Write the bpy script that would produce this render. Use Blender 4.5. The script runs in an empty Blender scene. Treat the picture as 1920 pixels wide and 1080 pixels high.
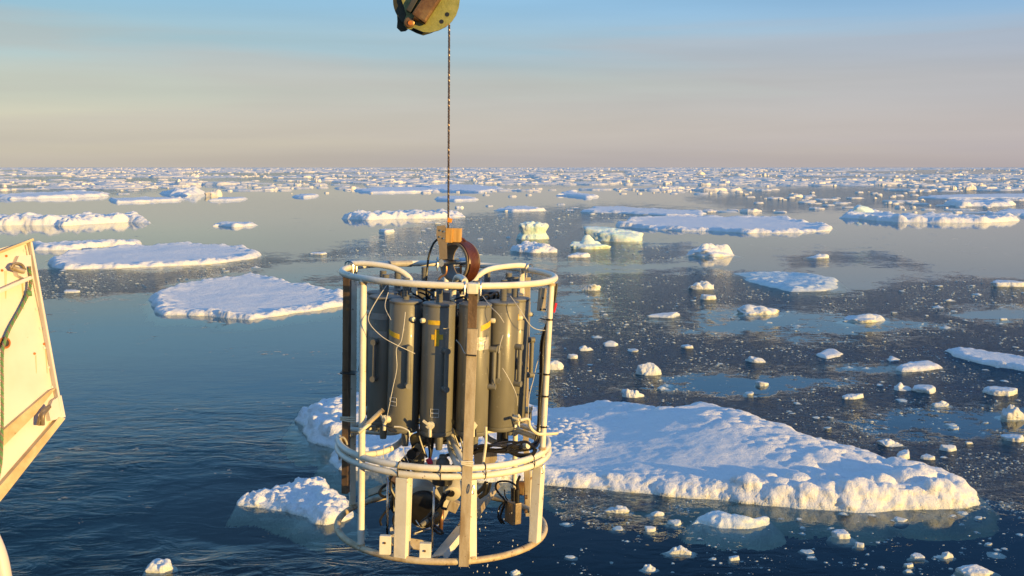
import bpy, bmesh, math, random
import numpy as np
from mathutils import Vector, Matrix, Euler

S = bpy.context.scene
COL = S.collection
R = math.radians
PI = math.pi

# ------------------------------------------------------------------ camera
FPX = 2000.0
HZ = 313.5
TH = math.atan((540 - HZ) / FPX)
CAMZ = 9.0
cam_d = bpy.data.cameras.new('camera')
cam_d.sensor_width = 36.0
cam_d.lens = 36.0 * FPX / 1920.0
cam_d.clip_start = 0.1
cam_d.clip_end = 90000
cam = bpy.data.objects.new('camera', cam_d)
COL.objects.link(cam)
cam.location = (0, 0, CAMZ)
cam.rotation_euler = (R(90) - TH, R(0.0), 0)
S.camera = cam

# ------------------------------------------------------------------ sun and sky
SUN_EL, SUN_AZ = 5.4, 180 - 50.0           # azimuth from +Y towards +X: behind the camera, to its right
sv = Vector((math.sin(R(SUN_AZ)) * math.cos(R(SUN_EL)), math.cos(R(SUN_AZ)) * math.cos(R(SUN_EL)), math.sin(R(SUN_EL))))
sun_d = bpy.data.lights.new('sun', 'SUN')
sun_d.energy = 4.5
sun_d.angle = R(0.6)
sun_d.color = (1.0, 0.64, 0.20)
sun = bpy.data.objects.new('sun', sun_d)
COL.objects.link(sun)
sun.rotation_euler = sv.to_track_quat('Z', 'Y').to_euler()

W = bpy.data.worlds.new('World')
S.world = W
W.use_nodes = True
wn, wl = W.node_tree.nodes, W.node_tree.links
wn.clear()


def wnode(t, **k):
    n = wn.new(t)
    for a, b in k.items():
        setattr(n, a, b)
    return n


w_out = wnode('ShaderNodeOutputWorld')
w_bg = wnode('ShaderNodeBackground')
w_sky = wnode('ShaderNodeTexSky', sky_type='NISHITA', sun_disc=False)
w_sky.sun_elevation = R(SUN_EL)
w_sky.sun_rotation = R(SUN_AZ)
w_sky.air_density = 1.0
w_sky.dust_density = 1.4
w_sky.ozone_density = 1.6
w_bg.inputs['Strength'].default_value = 0.15
# a thin veil of high haze and streaks of stratus over the physical sky
w_tc = wnode('ShaderNodeTexCoord')
w_sep = wnode('ShaderNodeSeparateXYZ')
wl.new(w_tc.outputs['Generated'], w_sep.inputs[0])
w_ramp = wnode('ShaderNodeValToRGB')          # veil colour by height above the horizon
w_ramp.color_ramp.interpolation = 'EASE'
els = w_ramp.color_ramp.elements
VK = 6.67
stops = [(0.0, (0.385, 0.350, 0.335)), (0.03, (0.425, 0.395, 0.345)), (0.072, (0.365, 0.39, 0.385)), (0.11, (0.255, 0.37, 0.46)), (0.15, (0.195, 0.365, 0.54)),
         (0.21, (0.12, 0.32, 0.59)), (0.30, (0.030, 0.125, 0.30)), (0.42, (0.022, 0.085, 0.21)), (0.6, (0.10, 0.24, 0.50)), (0.75, (0.14, 0.30, 0.60))]
while len(els) < len(stops):
    els.new(0.5)
for e, (p, c) in zip(els, stops):
    e.position = p
    e.color = (c[0], c[1], c[2], 1)
wl.new(w_sep.outputs['Z'], w_ramp.inputs['Fac'])
w_sc = wnode('ShaderNodeVectorMath', operation='SCALE')
wl.new(w_ramp.outputs['Color'], w_sc.inputs[0])
w_sc.inputs['Scale'].default_value = VK
w_mix = wnode('ShaderNodeMix', data_type='RGBA')
w_mix.inputs['Factor'].default_value = 0.86
wl.new(w_sky.outputs['Color'], w_mix.inputs['A'])
# streaks
w_map = wnode('ShaderNodeMapping')
w_map.inputs['Scale'].default_value = (1.0, 1.0, 13.0)
w_map.inputs['Rotation'].default_value = (0, R(5), 0)
w_noi = wnode('ShaderNodeTexNoise')
w_noi.inputs['Scale'].default_value = 1.25
w_noi.inputs['Detail'].default_value = 6
w_noi.inputs['Roughness'].default_value = 0.45
w_noi.inputs['Distortion'].default_value = 0.35
wl.new(w_tc.outputs['Generated'], w_map.inputs[0])
wl.new(w_map.outputs[0], w_noi.inputs['Vector'])
w_cr = wnode('ShaderNodeMapRange')
w_cr.inputs['From Min'].default_value = 0.49
w_cr.inputs['From Max'].default_value = 0.60
w_cr.inputs['To Max'].default_value = 0.50
wl.new(w_noi.outputs['Fac'], w_cr.inputs['Value'])
w_mix2 = wnode('ShaderNodeMix', data_type='RGBA')
w_mix2.inputs['B'].default_value = (0.345 * VK, 0.325 * VK, 0.34 * VK, 1)
w_fade = wnode('ShaderNodeMapRange')
w_fade.inputs['From Min'].default_value = 0.10
w_fade.inputs['From Max'].default_value = 0.22
w_fade.inputs['To Min'].default_value = 1.0
w_fade.inputs['To Max'].default_value = 0.12
wl.new(w_sep.outputs['Z'], w_fade.inputs['Value'])
w_fm = wnode('ShaderNodeMath', operation='MULTIPLY')
wl.new(w_cr.outputs[0], w_fm.inputs[0])
wl.new(w_fade.outputs[0], w_fm.inputs[1])
wl.new(w_fm.outputs[0], w_mix2.inputs['Factor'])
# azimuth tint: the left is clearer and yellower, the right mauve
w_tint = wnode('ShaderNodeMapRange')
w_tint.inputs['From Min'].default_value = -0.45
w_tint.inputs['From Max'].default_value = 0.45
wl.new(w_sep.outputs['X'], w_tint.inputs['Value'])
w_tr = wnode('ShaderNodeMix', data_type='RGBA', blend_type='MIX')
w_tr.inputs['A'].default_value = (1.05, 1.05, 0.95, 1)
w_tr.inputs['B'].default_value = (0.95, 0.93, 1.01, 1)
wl.new(w_tint.outputs[0], w_tr.inputs['Factor'])
w_mul = wnode('ShaderNodeMix', data_type='RGBA', blend_type='MULTIPLY')
w_mul.inputs['Factor'].default_value = 1.0
wl.new(w_sc.outputs[0], w_mix2.inputs['A'])
wl.new(w_mix2.outputs['Result'], w_mul.inputs['A'])
wl.new(w_tr.outputs['Result'], w_mul.inputs['B'])
# fine brighter and darker stripes across the veil
w_map2 = wnode('ShaderNodeMapping')
w_map2.inputs['Scale'].default_value = (1.0, 1.0, 15.0)
w_map2.inputs['Rotation'].default_value = (0, R(4), 0)
w_map2.inputs['Location'].default_value = (3.1, 1.7, 0.4)
w_n2 = wnode('ShaderNodeTexNoise')
w_n2.inputs['Scale'].default_value = 1.5
w_n2.inputs['Detail'].default_value = 5
w_n2.inputs['Distortion'].default_value = 0.3
wl.new(w_tc.outputs['Generated'], w_map2.inputs[0])
wl.new(w_map2.outputs[0], w_n2.inputs['Vector'])
w_r2 = wnode('ShaderNodeMapRange')
w_r2.inputs['From Min'].default_value = 0.3
w_r2.inputs['From Max'].default_value = 0.7
w_r2.inputs['To Min'].default_value = 0.91
w_r2.inputs['To Max'].default_value = 1.10
wl.new(w_n2.outputs['Fac'], w_r2.inputs['Value'])
w_s2 = wnode('ShaderNodeVectorMath', operation='SCALE')
wl.new(w_mul.outputs['Result'], w_s2.inputs[0])
wl.new(w_r2.outputs[0], w_s2.inputs['Scale'])
wl.new(w_s2.outputs[0], w_mix.inputs['B'])
wl.new(w_mix.outputs['Result'], w_bg.inputs['Color'])
wl.new(w_bg.outputs[0], w_out.inputs[0])

S.view_settings.view_transform = 'Standard'
S.view_settings.look = 'None'
S.view_settings.exposure = 0.55
S.view_settings.gamma = 1.0
S.view_settings.use_curve_mapping = False
S.render.engine = 'CYCLES'
S.cycles.max_bounces = 7
S.cycles.transparent_max_bounces = 12
S.cycles.caustics_reflective = False
S.cycles.caustics_refractive = False
S.cycles.use_denoising = True

# ------------------------------------------------------------------ pixel helpers (to find real positions)
FWD = Vector((0, math.cos(TH), -math.sin(TH)))
UPV = Vector((0, math.sin(TH), math.cos(TH)))
RGT = Vector((1, 0, 0))


def ray(px, py):
    return FWD + RGT * ((px - 960) / FPX) - UPV * ((py - 540) / FPX)


def sea(px, py, z=0.0):
    d = ray(px, py)
    t = (z - CAMZ) / d.z
    return Vector((d.x * t, d.y * t, z))


def PD(px, py, depth):
    return Vector((0, 0, CAMZ)) + ray(px, py) * depth


def dist_at(py):
    return sea(960, py).y


# ------------------------------------------------------------------ tagging helpers
def tag(o, label=None, cat=None, group=None, kind=None):
    if label: o['label'] = label
    if cat: o['category'] = cat
    if group: o['group'] = group
    if kind: o['kind'] = kind
    return o


def link(name, me, mat=None, parent=None, loc=None, mw=None):
    o = bpy.data.objects.new(name, me)
    COL.objects.link(o)
    if mat and me and not me.materials: me.materials.append(mat)
    if parent: o.parent = parent
    if loc is not None: o.location = loc
    if mw is not None: o.matrix_local = mw
    return o


def empty(name, loc=(0, 0, 0)):
    o = bpy.data.objects.new(name, None)
    o.empty_display_size = 0.1
    COL.objects.link(o)
    o.location = loc
    return o


def mesh_np(name, verts, faces, smooth=True):
    me = bpy.data.meshes.new(name)
    verts = np.asarray(verts, dtype=np.float32).reshape(-1, 3)
    faces = np.asarray(faces, dtype=np.int32)
    n = faces.shape[1]
    me.vertices.add(len(verts))
    me.vertices.foreach_set('co', verts.ravel())
    me.loops.add(faces.size)
    me.loops.foreach_set('vertex_index', faces.ravel())
    me.polygons.add(len(faces))
    me.polygons.foreach_set('loop_start', np.arange(0, faces.size, n, dtype=np.int32))
    me.polygons.foreach_set('loop_total', np.full(len(faces), n, dtype=np.int32))
    me.polygons.foreach_set('use_smooth', np.full(len(faces), smooth))
    me.update()
    me.validate()
    return me


# ------------------------------------------------------------------ numpy noise
def _hash(xi, yi, seed):
    h = (xi.astype(np.int64) * 374761393 + yi.astype(np.int64) * 668265263 + int(seed) * 2147483647 + 974711) & 0xffffffff
    h = ((h ^ (h >> 13)) * 1274126177) & 0xffffffff
    h = ((h ^ (h >> 16)) * 2246822519) & 0xffffffff
    h = h ^ (h >> 15)
    return (h & 0xffffff) / float(0xffffff)


def vnoise(x, y, seed=0):
    xi, yi = np.floor(x), np.floor(y)
    fx, fy = x - xi, y - yi
    fx = fx * fx * fx * (fx * (fx * 6 - 15) + 10)
    fy = fy * fy * fy * (fy * (fy * 6 - 15) + 10)
    a, b = _hash(xi, yi, seed), _hash(xi + 1, yi, seed)
    c, d = _hash(xi, yi + 1, seed), _hash(xi + 1, yi + 1, seed)
    return (a + (b - a) * fx) * (1 - fy) + (c + (d - c) * fx) * fy


def fbm(x, y, oct=4, seed=0, gain=0.5):
    v, a, t = 0.0, 1.0, 0.0
    for i in range(oct):
        v = v + a * vnoise(x * 2 ** i + 17.3 * i, y * 2 ** i - 9.1 * i, seed + i)
        t += a
        a *= gain
    return v / t                       # 0..1


def bumps(x, y, seed=0, rad=0.8):
    """rounded lumps: 0..1"""
    xi, yi = np.floor(x), np.floor(y)
    out = np.zeros_like(x)
    for dx in (-1, 0, 1):
        for dy in (-1, 0, 1):
            cx, cy = xi + dx, yi + dy
            px = cx + 0.15 + 0.7 * _hash(cx, cy, seed)
            py = cy + 0.15 + 0.7 * _hash(cx, cy, seed + 31)
            rr = rad * (0.35 + 0.65 * _hash(cx, cy, seed + 77))
            q = 1 - ((x - px) ** 2 + (y - py) ** 2) / rr ** 2
            out = np.maximum(out, np.sqrt(np.clip(q, 0, None)) * rr / rad)
    return out


def sd_poly(x, y, poly):
    """signed distance, positive inside"""
    P = np.asarray(poly)
    Q = np.roll(P, -1, axis=0)
    d2 = np.full(x.shape, 1e18)
    inside = np.zeros(x.shape, bool)
    for (ax, ay), (bx, by) in zip(P, Q):
        ex, ey = bx - ax, by - ay
        l2 = ex * ex + ey * ey + 1e-12
        t = np.clip(((x - ax) * ex + (y - ay) * ey) / l2, 0, 1)
        d2 = np.minimum(d2, (x - ax - t * ex) ** 2 + (y - ay - t * ey) ** 2)
        if ay != by:
            c = ((ay > y) != (by > y)) & (x < (bx - ax) * (y - ay) / (by - ay) + ax)
            inside ^= c
    d = np.sqrt(d2)
    return np.where(inside, d, -d)


# ------------------------------------------------------------------ materials
def mat_new(name):
    m = bpy.data.materials.new(name)
    m.use_nodes = True
    m.node_tree.nodes.clear()
    return m, m.node_tree.nodes, m.node_tree.links


def N(ns, t, **k):
    n = ns.new(t)
    for a, b in k.items():
        if a in n.inputs.keys() if isinstance(a, str) and hasattr(n, 'inputs') and not hasattr(n, a) else False:
            n.inputs[a].default_value = b
        else:
            setattr(n, a, b)
    return n


def ramp(ns, stops, interp='LINEAR'):
    r = ns.new('ShaderNodeValToRGB')
    r.color_ramp.interpolation = interp
    e = r.color_ramp.elements
    while len(e) < len(stops): e.new(0.5)
    for a, (p, c) in zip(e, stops):
        a.position = p
        a.color = (c[0], c[1], c[2], 1) if not isinstance(c, (int, float)) else (c, c, c, 1)
    return r


def noise(ns, ls, scale, detail=4, rough=0.55, vec=None, dist=0.0):
    n = ns.new('ShaderNodeTexNoise')
    n.inputs['Scale'].default_value = scale
    n.inputs['Detail'].default_value = detail
    n.inputs['Roughness'].default_value = rough
    n.inputs['Distortion'].default_value = dist
    if vec is not None: ls.new(vec, n.inputs['Vector'])
    return n


def simple_mat(name, stops, rough=0.5, metal=0.0, scale=6.0, bump=0.0, bscale=40.0, stretch=None, spec=0.5, spots=None, coat=0.0):
    """noise-mottled surface; spots = (colour, threshold, scale) adds specks of rust or grime"""
    m, ns, ls = mat_new(name)
    out = ns.new('ShaderNodeOutputMaterial')
    b = ns.new('ShaderNodeBsdfPrincipled')
    tc = ns.new('ShaderNodeTexCoord')
    vec = tc.outputs['Object']
    if stretch:
        mp = ns.new('ShaderNodeMapping')
        mp.inputs['Scale'].default_value = stretch
        ls.new(vec, mp.inputs[0])
        vec = mp.outputs[0]
    n = noise(ns, ls, scale, 5, 0.6, vec)
    r = ramp(ns, stops)
    ls.new(n.outputs['Fac'], r.inputs[0])
    col = r.outputs[0]
    if spots:
        sc, th, ss = spots
        n2 = noise(ns, ls, ss, 6, 0.65, tc.outputs['Object'], 0.4)
        r2 = ramp(ns, [(th, 0.0), (th + 0.05, 1.0)])
        ls.new(n2.outputs['Fac'], r2.inputs[0])
        mx = ns.new('ShaderNodeMix')
        mx.data_type = 'RGBA'
        ls.new(r2.outputs[0], mx.inputs['Factor'])
        ls.new(col, mx.inputs['A'])
        mx.inputs['B'].default_value = (*sc, 1)
        col = mx.outputs['Result']
    ls.new(col, b.inputs['Base Color'])
    b.inputs['Metallic'].default_value = metal
    b.inputs['Specular IOR Level'].default_value = spec
    b.inputs['Coat Weight'].default_value = coat
    rr = ns.new('ShaderNodeMapRange')
    rr.inputs['To Min'].default_value = max(0.02, rough - 0.12)
    rr.inputs['To Max'].default_value = min(1, rough + 0.12)
    ls.new(n.outputs['Fac'], rr.inputs['Value'])
    ls.new(rr.outputs[0], b.inputs['Roughness'])
    if bump:
        n3 = noise(ns, ls, bscale, 4, 0.6, tc.outputs['Object'])
        bp = ns.new('ShaderNodeBump')
        bp.inputs['Strength'].default_value = bump
        bp.inputs['Distance'].default_value = 0.01
        ls.new(n3.outputs['Fac'], bp.inputs['Height'])
        ls.new(bp.outputs[0], b.inputs['Normal'])
    ls.new(b.outputs[0], out.inputs[0])
    return m


M = {}
M['frame'] = simple_mat('cream_frame_paint', [(0.3, (0.72, 0.67, 0.54)), (0.55, (0.82, 0.785, 0.67)), (0.8, (0.85, 0.82, 0.73))], 0.38, scale=9, bump=0.12, bscale=60,
                        spots=((0.30, 0.17, 0.07), 0.655, 26))
M['frame_dirty'] = simple_mat('stained_frame_paint', [(0.3, (0.36, 0.27, 0.16)), (0.5, (0.55, 0.45, 0.29)), (0.75, (0.66, 0.58, 0.42))], 0.5, scale=14, bump=0.25, bscale=70,
                              spots=((0.20, 0.10, 0.04), 0.60, 30))
M['steel'] = simple_mat('weathered_steel', [(0.3, (0.34, 0.25, 0.15)), (0.5, (0.50, 0.42, 0.30)), (0.75, (0.62, 0.56, 0.45))], 0.36, metal=0.30, scale=7, bump=0.15, bscale=90,
                        stretch=(3, 3, 0.6), spots=((0.22, 0.12, 0.06), 0.66, 22))
M['steel_brown'] = simple_mat('brown_stained_steel', [(0.3, (0.10, 0.065, 0.04)), (0.6, (0.20, 0.13, 0.08)), (0.8, (0.30, 0.22, 0.15))], 0.42, metal=0.5, scale=6, bump=0.2, bscale=80,
                              stretch=(4, 4, 0.7))
M['grey'] = simple_mat('grey_pvc', [(0.3, (0.15, 0.145, 0.12)), (0.55, (0.19, 0.183, 0.152)), (0.8, (0.235, 0.225, 0.185))], 0.40, scale=5, bump=0.05, bscale=80,
                       stretch=(2, 2, 0.5), spots=((0.32, 0.31, 0.27), 0.655, 22), coat=0.1)
M['grey_cap'] = simple_mat('grey_cap_plastic', [(0.3, (0.13, 0.13, 0.115)), (0.7, (0.22, 0.215, 0.19))], 0.42, scale=9)
M['dark'] = simple_mat('dark_rubber', [(0.3, (0.010, 0.010, 0.010)), (0.7, (0.022, 0.020, 0.019))], 0.33, scale=10, spec=0.6)
M['dark_pvc'] = simple_mat('dark_pvc', [(0.3, (0.035, 0.036, 0.032)), (0.7, (0.06, 0.06, 0.052))], 0.38, scale=8)
M['cream'] = simple_mat('cream_plastic', [(0.3, (0.66, 0.60, 0.42)), (0.7, (0.80, 0.75, 0.58))], 0.35, scale=20)
M['yellow'] = simple_mat('yellow_tape', [(0.3, (0.62, 0.38, 0.02)), (0.7, (0.78, 0.52, 0.04))], 0.45, scale=30, bump=0.3, bscale=60)
M['silver'] = simple_mat('silver_tape', [(0.3, (0.38, 0.36, 0.33)), (0.7, (0.62, 0.60, 0.55))], 0.35, metal=0.35, scale=20, bump=0.4, bscale=50)
M['greytape'] = simple_mat('grey_tape', [(0.3, (0.30, 0.28, 0.25)), (0.7, (0.42, 0.40, 0.36))], 0.5, scale=20, bump=0.3, bscale=50)
M['chrome'] = simple_mat('stainless_steel', [(0.3, (0.5, 0.48, 0.45)), (0.7, (0.7, 0.68, 0.64))], 0.2, metal=1.0, scale=12)
M['red'] = simple_mat('red_plastic', [(0.3, (0.65, 0.02, 0.04)), (0.7, (0.78, 0.03, 0.06))], 0.4, scale=20)
M['coil'] = simple_mat('brown_cable', [(0.3, (0.06, 0.018, 0.010)), (0.7, (0.12, 0.038, 0.018))], 0.32, scale=20, spec=0.6)
M['copper'] = simple_mat('copper_rod', [(0.3, (0.32, 0.15, 0.07)), (0.7, (0.45, 0.24, 0.12))], 0.35, metal=0.7, scale=20)
M['brass'] = simple_mat('amber_block', [(0.25, (0.40, 0.20, 0.05)), (0.5, (0.62, 0.36, 0.10)), (0.8, (0.75, 0.48, 0.16))], 0.4, scale=10, stretch=(10, 1, 0.6), bump=0.2)
M['plate'] = simple_mat('tan_steel_plate', [(0.3, (0.20, 0.155, 0.10)), (0.7, (0.34, 0.27, 0.19))], 0.42, metal=0.35, scale=9, bump=0.2, bscale=50)
M['wire'] = simple_mat('winch_wire', [(0.3, (0.07, 0.045, 0.035)), (0.7, (0.26, 0.20, 0.17))], 0.35, metal=0.6, scale=120)
M['orange'] = simple_mat('orange_tape', [(0.3, (0.75, 0.25, 0.01)), (0.7, (0.85, 0.35, 0.03))], 0.45, scale=30)
M['nylon'] = simple_mat('pale_nylon_line', [(0.3, (0.55, 0.52, 0.46)), (0.7, (0.7, 0.68, 0.6))], 0.35, scale=30)
M['white_case'] = simple_mat('offwhite_case', [(0.3, (0.46, 0.43, 0.36)), (0.7, (0.60, 0.57, 0.48))], 0.4, scale=9)
M['olive'] = simple_mat('olive_block_paint', [(0.25, (0.16, 0.17, 0.06)), (0.5, (0.27, 0.28, 0.09)), (0.8, (0.36, 0.35, 0.14))], 0.42, scale=18, bump=0.25, bscale=60,
                        spots=((0.36, 0.14, 0.05), 0.59, 14))
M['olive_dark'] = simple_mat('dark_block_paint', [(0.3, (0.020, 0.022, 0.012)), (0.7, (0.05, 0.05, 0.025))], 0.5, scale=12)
M['bronze'] = simple_mat('worn_bronze', [(0.3, (0.16, 0.075, 0.035)), (0.55, (0.28, 0.16, 0.07)), (0.8, (0.34, 0.25, 0.10))], 0.4, metal=0.5, scale=14, bump=0.2, bscale=50)
M['hull'] = simple_mat('white_ship_paint', [(0.25, (0.56, 0.49, 0.42)), (0.5, (0.68, 0.62, 0.57)), (0.8, (0.74, 0.69, 0.65))], 0.42, scale=2.2, bump=0.12, bscale=14,
                       spots=((0.34, 0.20, 0.07), 0.70, 11))
M['hull_dirty'] = simple_mat('stained_ship_ledge', [(0.3, (0.42, 0.28, 0.13)), (0.5, (0.60, 0.46, 0.27)), (0.75, (0.70, 0.60, 0.42))], 0.55, scale=9, bump=0.3, bscale=40,
                             spots=((0.18, 0.14, 0.04), 0.63, 16))
M['rust'] = simple_mat('rust', [(0.3, (0.28, 0.08, 0.02)), (0.7, (0.5, 0.17, 0.04))], 0.7, scale=20, bump=0.3)
M['rope_green'] = simple_mat('green_rope_strand', [(0.3, (0.09, 0.22, 0.08)), (0.7, (0.16, 0.32, 0.13))], 0.6, scale=60, bump=0.4, bscale=300)
M['rope_pink'] = simple_mat('dull_rope_strand', [(0.3, (0.20, 0.12, 0.09)), (0.7, (0.34, 0.24, 0.20))], 0.6, scale=60, bump=0.4, bscale=300)


def snow_mat(name, c0, c1, sss=0.0, bumpd=0.05, bs=3.0, rough=0.6, wet=True):
    m, ns, ls = mat_new(name)
    out = ns.new('ShaderNodeOutputMaterial')
    b = ns.new('ShaderNodeBsdfPrincipled')
    g = ns.new('ShaderNodeNewGeometry')
    n = noise(ns, ls, 0.9, 5, 0.6, g.outputs['Position'])
    r = ramp(ns, [(0.35, c0), (0.7, c1)])
    ls.new(n.outputs['Fac'], r.inputs[0])
    col = r.outputs[0]
    if wet:                            # sea-washed, greenish ice up to a hand above the water and below it
        sp = ns.new('ShaderNodeSeparateXYZ')
        ls.new(g.outputs['Position'], sp.inputs[0])
        mr = ns.new('ShaderNodeMapRange')
        mr.inputs['From Min'].default_value = 0.10
        mr.inputs['From Max'].default_value = -0.05
        ls.new(sp.outputs['Z'], mr.inputs['Value'])
        mx = ns.new('ShaderNodeMix')
        mx.data_type = 'RGBA'
        ls.new(mr.outputs[0], mx.inputs['Factor'])
        ls.new(col, mx.inputs['A'])
        mx.inputs['B'].default_value = (0.62, 0.64, 0.52, 1)
        col = mx.outputs['Result']
    ls.new(col, b.inputs['Base Color'])
    b.inputs['Roughness'].default_value = rough
    b.inputs['Specular IOR Level'].default_value = 0.3
    if sss:
        b.inputs['Subsurface Weight'].default_value = sss
        b.inputs['Subsurface Radius'].default_value = (0.3, 0.6, 0.9)
        b.inputs['Subsurface Scale'].default_value = 0.25
    n1 = noise(ns, ls, bs, 6, 0.7, g.outputs['Position'])
    n2 = noise(ns, ls, bs * 9, 5, 0.75, g.outputs['Position'])
    ad = ns.new('ShaderNodeMath')
    ad.operation = 'MULTIPLY_ADD'
    ad.inputs[1].default_value = 0.33
    ls.new(n2.outputs['Fac'], ad.inputs[0])
    ls.new(n1.outputs['Fac'], ad.inputs[2])
    bp = ns.new('ShaderNodeBump')
    bp.inputs['Strength'].default_value = 0.85
    bp.inputs['Distance'].default_value = bumpd
    ls.new(ad.outputs[0], bp.inputs['Height'])
    ls.new(bp.outputs[0], b.inputs['Normal'])
    ls.new(b.outputs[0], out.inputs[0])
    return m


M['snow'] = snow_mat('sea_ice_snow', (0.81, 0.82, 0.83), (0.87, 0.865, 0.855), bumpd=0.14, bs=2.2)
M['snow_far'] = snow_mat('far_ice_snow', (0.80, 0.75, 0.68), (0.88, 0.83, 0.75), bumpd=0.12, bs=0.8)
M['chunk'] = snow_mat('brash_ice_chunk', (0.62, 0.66, 0.68), (0.82, 0.82, 0.80), bumpd=0.05, bs=6)
M['glacier'] = snow_mat('glassy_berg_ice', (0.60, 0.80, 0.76), (0.80, 0.86, 0.82), sss=0.25, bumpd=0.15, bs=1.2, rough=0.4)
M['washed'] = snow_mat('sea_washed_ice', (0.58, 0.68, 0.70), (0.82, 0.84, 0.82), bumpd=0.06, bs=3, rough=0.35)


def water_mat():
    m, ns, ls = mat_new('sea_water')
    out = ns.new('ShaderNodeOutputMaterial')
    g = ns.new('ShaderNodeNewGeometry')
    at = ns.new('ShaderNodeAttribute'); at.attribute_name = 'slush'
    ar = ns.new('ShaderNodeAttribute'); ar.attribute_name = 'ripple'
    pos = g.outputs['Position']

    def math_(op, a, b=None, c=None):
        n = ns.new('ShaderNodeMath'); n.operation = op
        for i, v in enumerate((a, b, c)):
            if v is None: continue
            if isinstance(v, (int, float)): n.inputs[i].default_value = v
            else: ls.new(v, n.inputs[i])
        return n.outputs[0]
    # where slush lies: mesh attribute broken up by finer noise
    nA = noise(ns, ls, 0.22, 5, 0.65, pos)
    nB = noise(ns, ls, 1.6, 4, 0.7, pos)
    s = math_('ADD', at.outputs['Fac'], math_('MULTIPLY', math_('SUBTRACT', nA.outputs['Fac'], 0.5), 1.7))
    s = math_('ADD', s, math_('MULTIPLY', math_('SUBTRACT', nB.outputs['Fac'], 0.5), 1.5))
    mr = ns.new('ShaderNodeMapRange')
    mr.inputs['From Min'].default_value = 0.36
    mr.inputs['From Max'].default_value = 0.74
    ls.new(s, mr.inputs['Value'])
    sxyz = ns.new('ShaderNodeSeparateXYZ'); ls.new(pos, sxyz.inputs[0])
    dfac = math_('MINIMUM', math_('MAXIMUM', math_('DIVIDE', 52.0, math_('MAXIMUM', sxyz.outputs['Y'], 1.0)), 0.42), 1.0)   # slush cover faded far off, standing in for brighter reflection at grazing angles
    slush = math_('MULTIPLY', mr.outputs[0], dfac)
    # ripples: two stretched wave noises
    mp = ns.new('ShaderNodeMapping')
    mp.inputs['Rotation'].default_value = (0, 0, R(18))
    mp.inputs['Scale'].default_value = (0.62, 1.15, 1)
    ls.new(pos, mp.inputs[0])
    n1 = noise(ns, ls, 1.5, 4, 0.55, mp.outputs[0], 1.2)
    n2 = noise(ns, ls, 0.35, 2, 0.5, mp.outputs[0], 0.6)
    hgt = math_('ADD', math_('MULTIPLY', n1.outputs['Fac'], 0.30), math_('MULTIPLY', n2.outputs['Fac'], 0.5))
    hgt = math_('MULTIPLY', hgt, ar.outputs['Fac'])
    # slush relief: flakes and mush
    v = ns.new('ShaderNodeTexVoronoi'); v.feature = 'F1'
    v.inputs['Scale'].default_value = 4.2
    v.inputs['Randomness'].default_value = 1.0
    ls.new(pos, v.inputs['Vector'])
    n4 = noise(ns, ls, 5.5, 4, 0.75, pos)
    sh = math_('ADD', math_('MULTIPLY', v.outputs['Distance'], 0.05), math_('MULTIPLY', n4.outputs['Fac'], 0.085))
    hgt2 = math_('ADD', hgt, math_('MULTIPLY', sh, slush))
    bp = ns.new('ShaderNodeBump')
    bp.inputs['Strength'].default_value = 1.0
    bp.inputs['Distance'].default_value = 1.0
    ls.new(hgt2, bp.inputs['Height'])
    fr = ns.new('ShaderNodeFresnel'); fr.inputs['IOR'].default_value = 1.37
    ls.new(bp.outputs[0], fr.inputs['Normal'])
    frp = ns.new('ShaderNodeFresnel'); frp.inputs['IOR'].default_value = 1.37
    gl = ns.new('ShaderNodeBsdfGlossy')
    gl.inputs['Color'].default_value = (0.92, 0.97, 1.0, 1)
    rg = ns.new('ShaderNodeMapRange'); rg.inputs['To Min'].default_value = 0.035; rg.inputs['To Max'].default_value = 0.16
    ls.new(slush, rg.inputs['Value'])
    ls.new(rg.outputs[0], gl.inputs['Roughness'])
    ls.new(bp.outputs[0], gl.inputs['Normal'])
    tr = ns.new('ShaderNodeBsdfTransparent'); tr.inputs['Color'].default_value = (0.95, 1.0, 1.0, 1)
    df = ns.new('ShaderNodeBsdfDiffuse')
    # slush flakes: dark soaked mush with paler crumbs
    n5 = noise(ns, ls, 3.4, 5, 0.8, pos)
    cr = ramp(ns, [(0.38, (0.003, 0.016, 0.038)), (0.52, (0.008, 0.040, 0.080)), (0.60, (0.030, 0.085, 0.130)), (0.70, (0.18, 0.24, 0.28))])
    ls.new(n5.outputs['Fac'], cr.inputs[0])
    ls.new(cr.outputs[0], df.inputs['Color'])
    under = ns.new('ShaderNodeMixShader')
    ls.new(math_('MULTIPLY', slush, 0.80), under.inputs[0])
    ls.new(tr.outputs[0], under.inputs[1]); ls.new(df.outputs[0], under.inputs[2])
    top = ns.new('ShaderNodeMixShader')
    frs = math_('MULTIPLY', fr.outputs[0], math_('SUBTRACT', 1.0, math_('MULTIPLY', slush, 0.52)))
    ls.new(frs, top.inputs[0])
    ls.new(under.outputs[0], top.inputs[1]); ls.new(gl.outputs[0], top.inputs[2])
    ls.new(top.outputs[0], out.inputs['Surface'])
    va = ns.new('ShaderNodeVolumeAbsorption')
    va.inputs['Color'].default_value = (0.58, 0.66, 0.52, 1)
    va.inputs['Density'].default_value = 1.0
    ls.new(va.outputs[0], out.inputs['Volume'])
    return m


M['water'] = water_mat()
M['seabed'] = simple_mat('deep_water_blue', [(0.3, (0.002, 0.007, 0.015)), (0.7, (0.003, 0.009, 0.018))], 0.9, scale=0.05, spec=0.0)

# ------------------------------------------------------------------ the sea
def pix_of(x, y):
    """pixel of a point on the sea (only used to read regions of the real water off the photograph)"""
    f = y * FWD.y + (-CAMZ) * FWD.z
    u = y * UPV.y + (-CAMZ) * UPV.z
    f = np.where(f < 0.5, 0.5, f)
    return 960 + FPX * x / f, 540 - FPX * u / f


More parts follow.
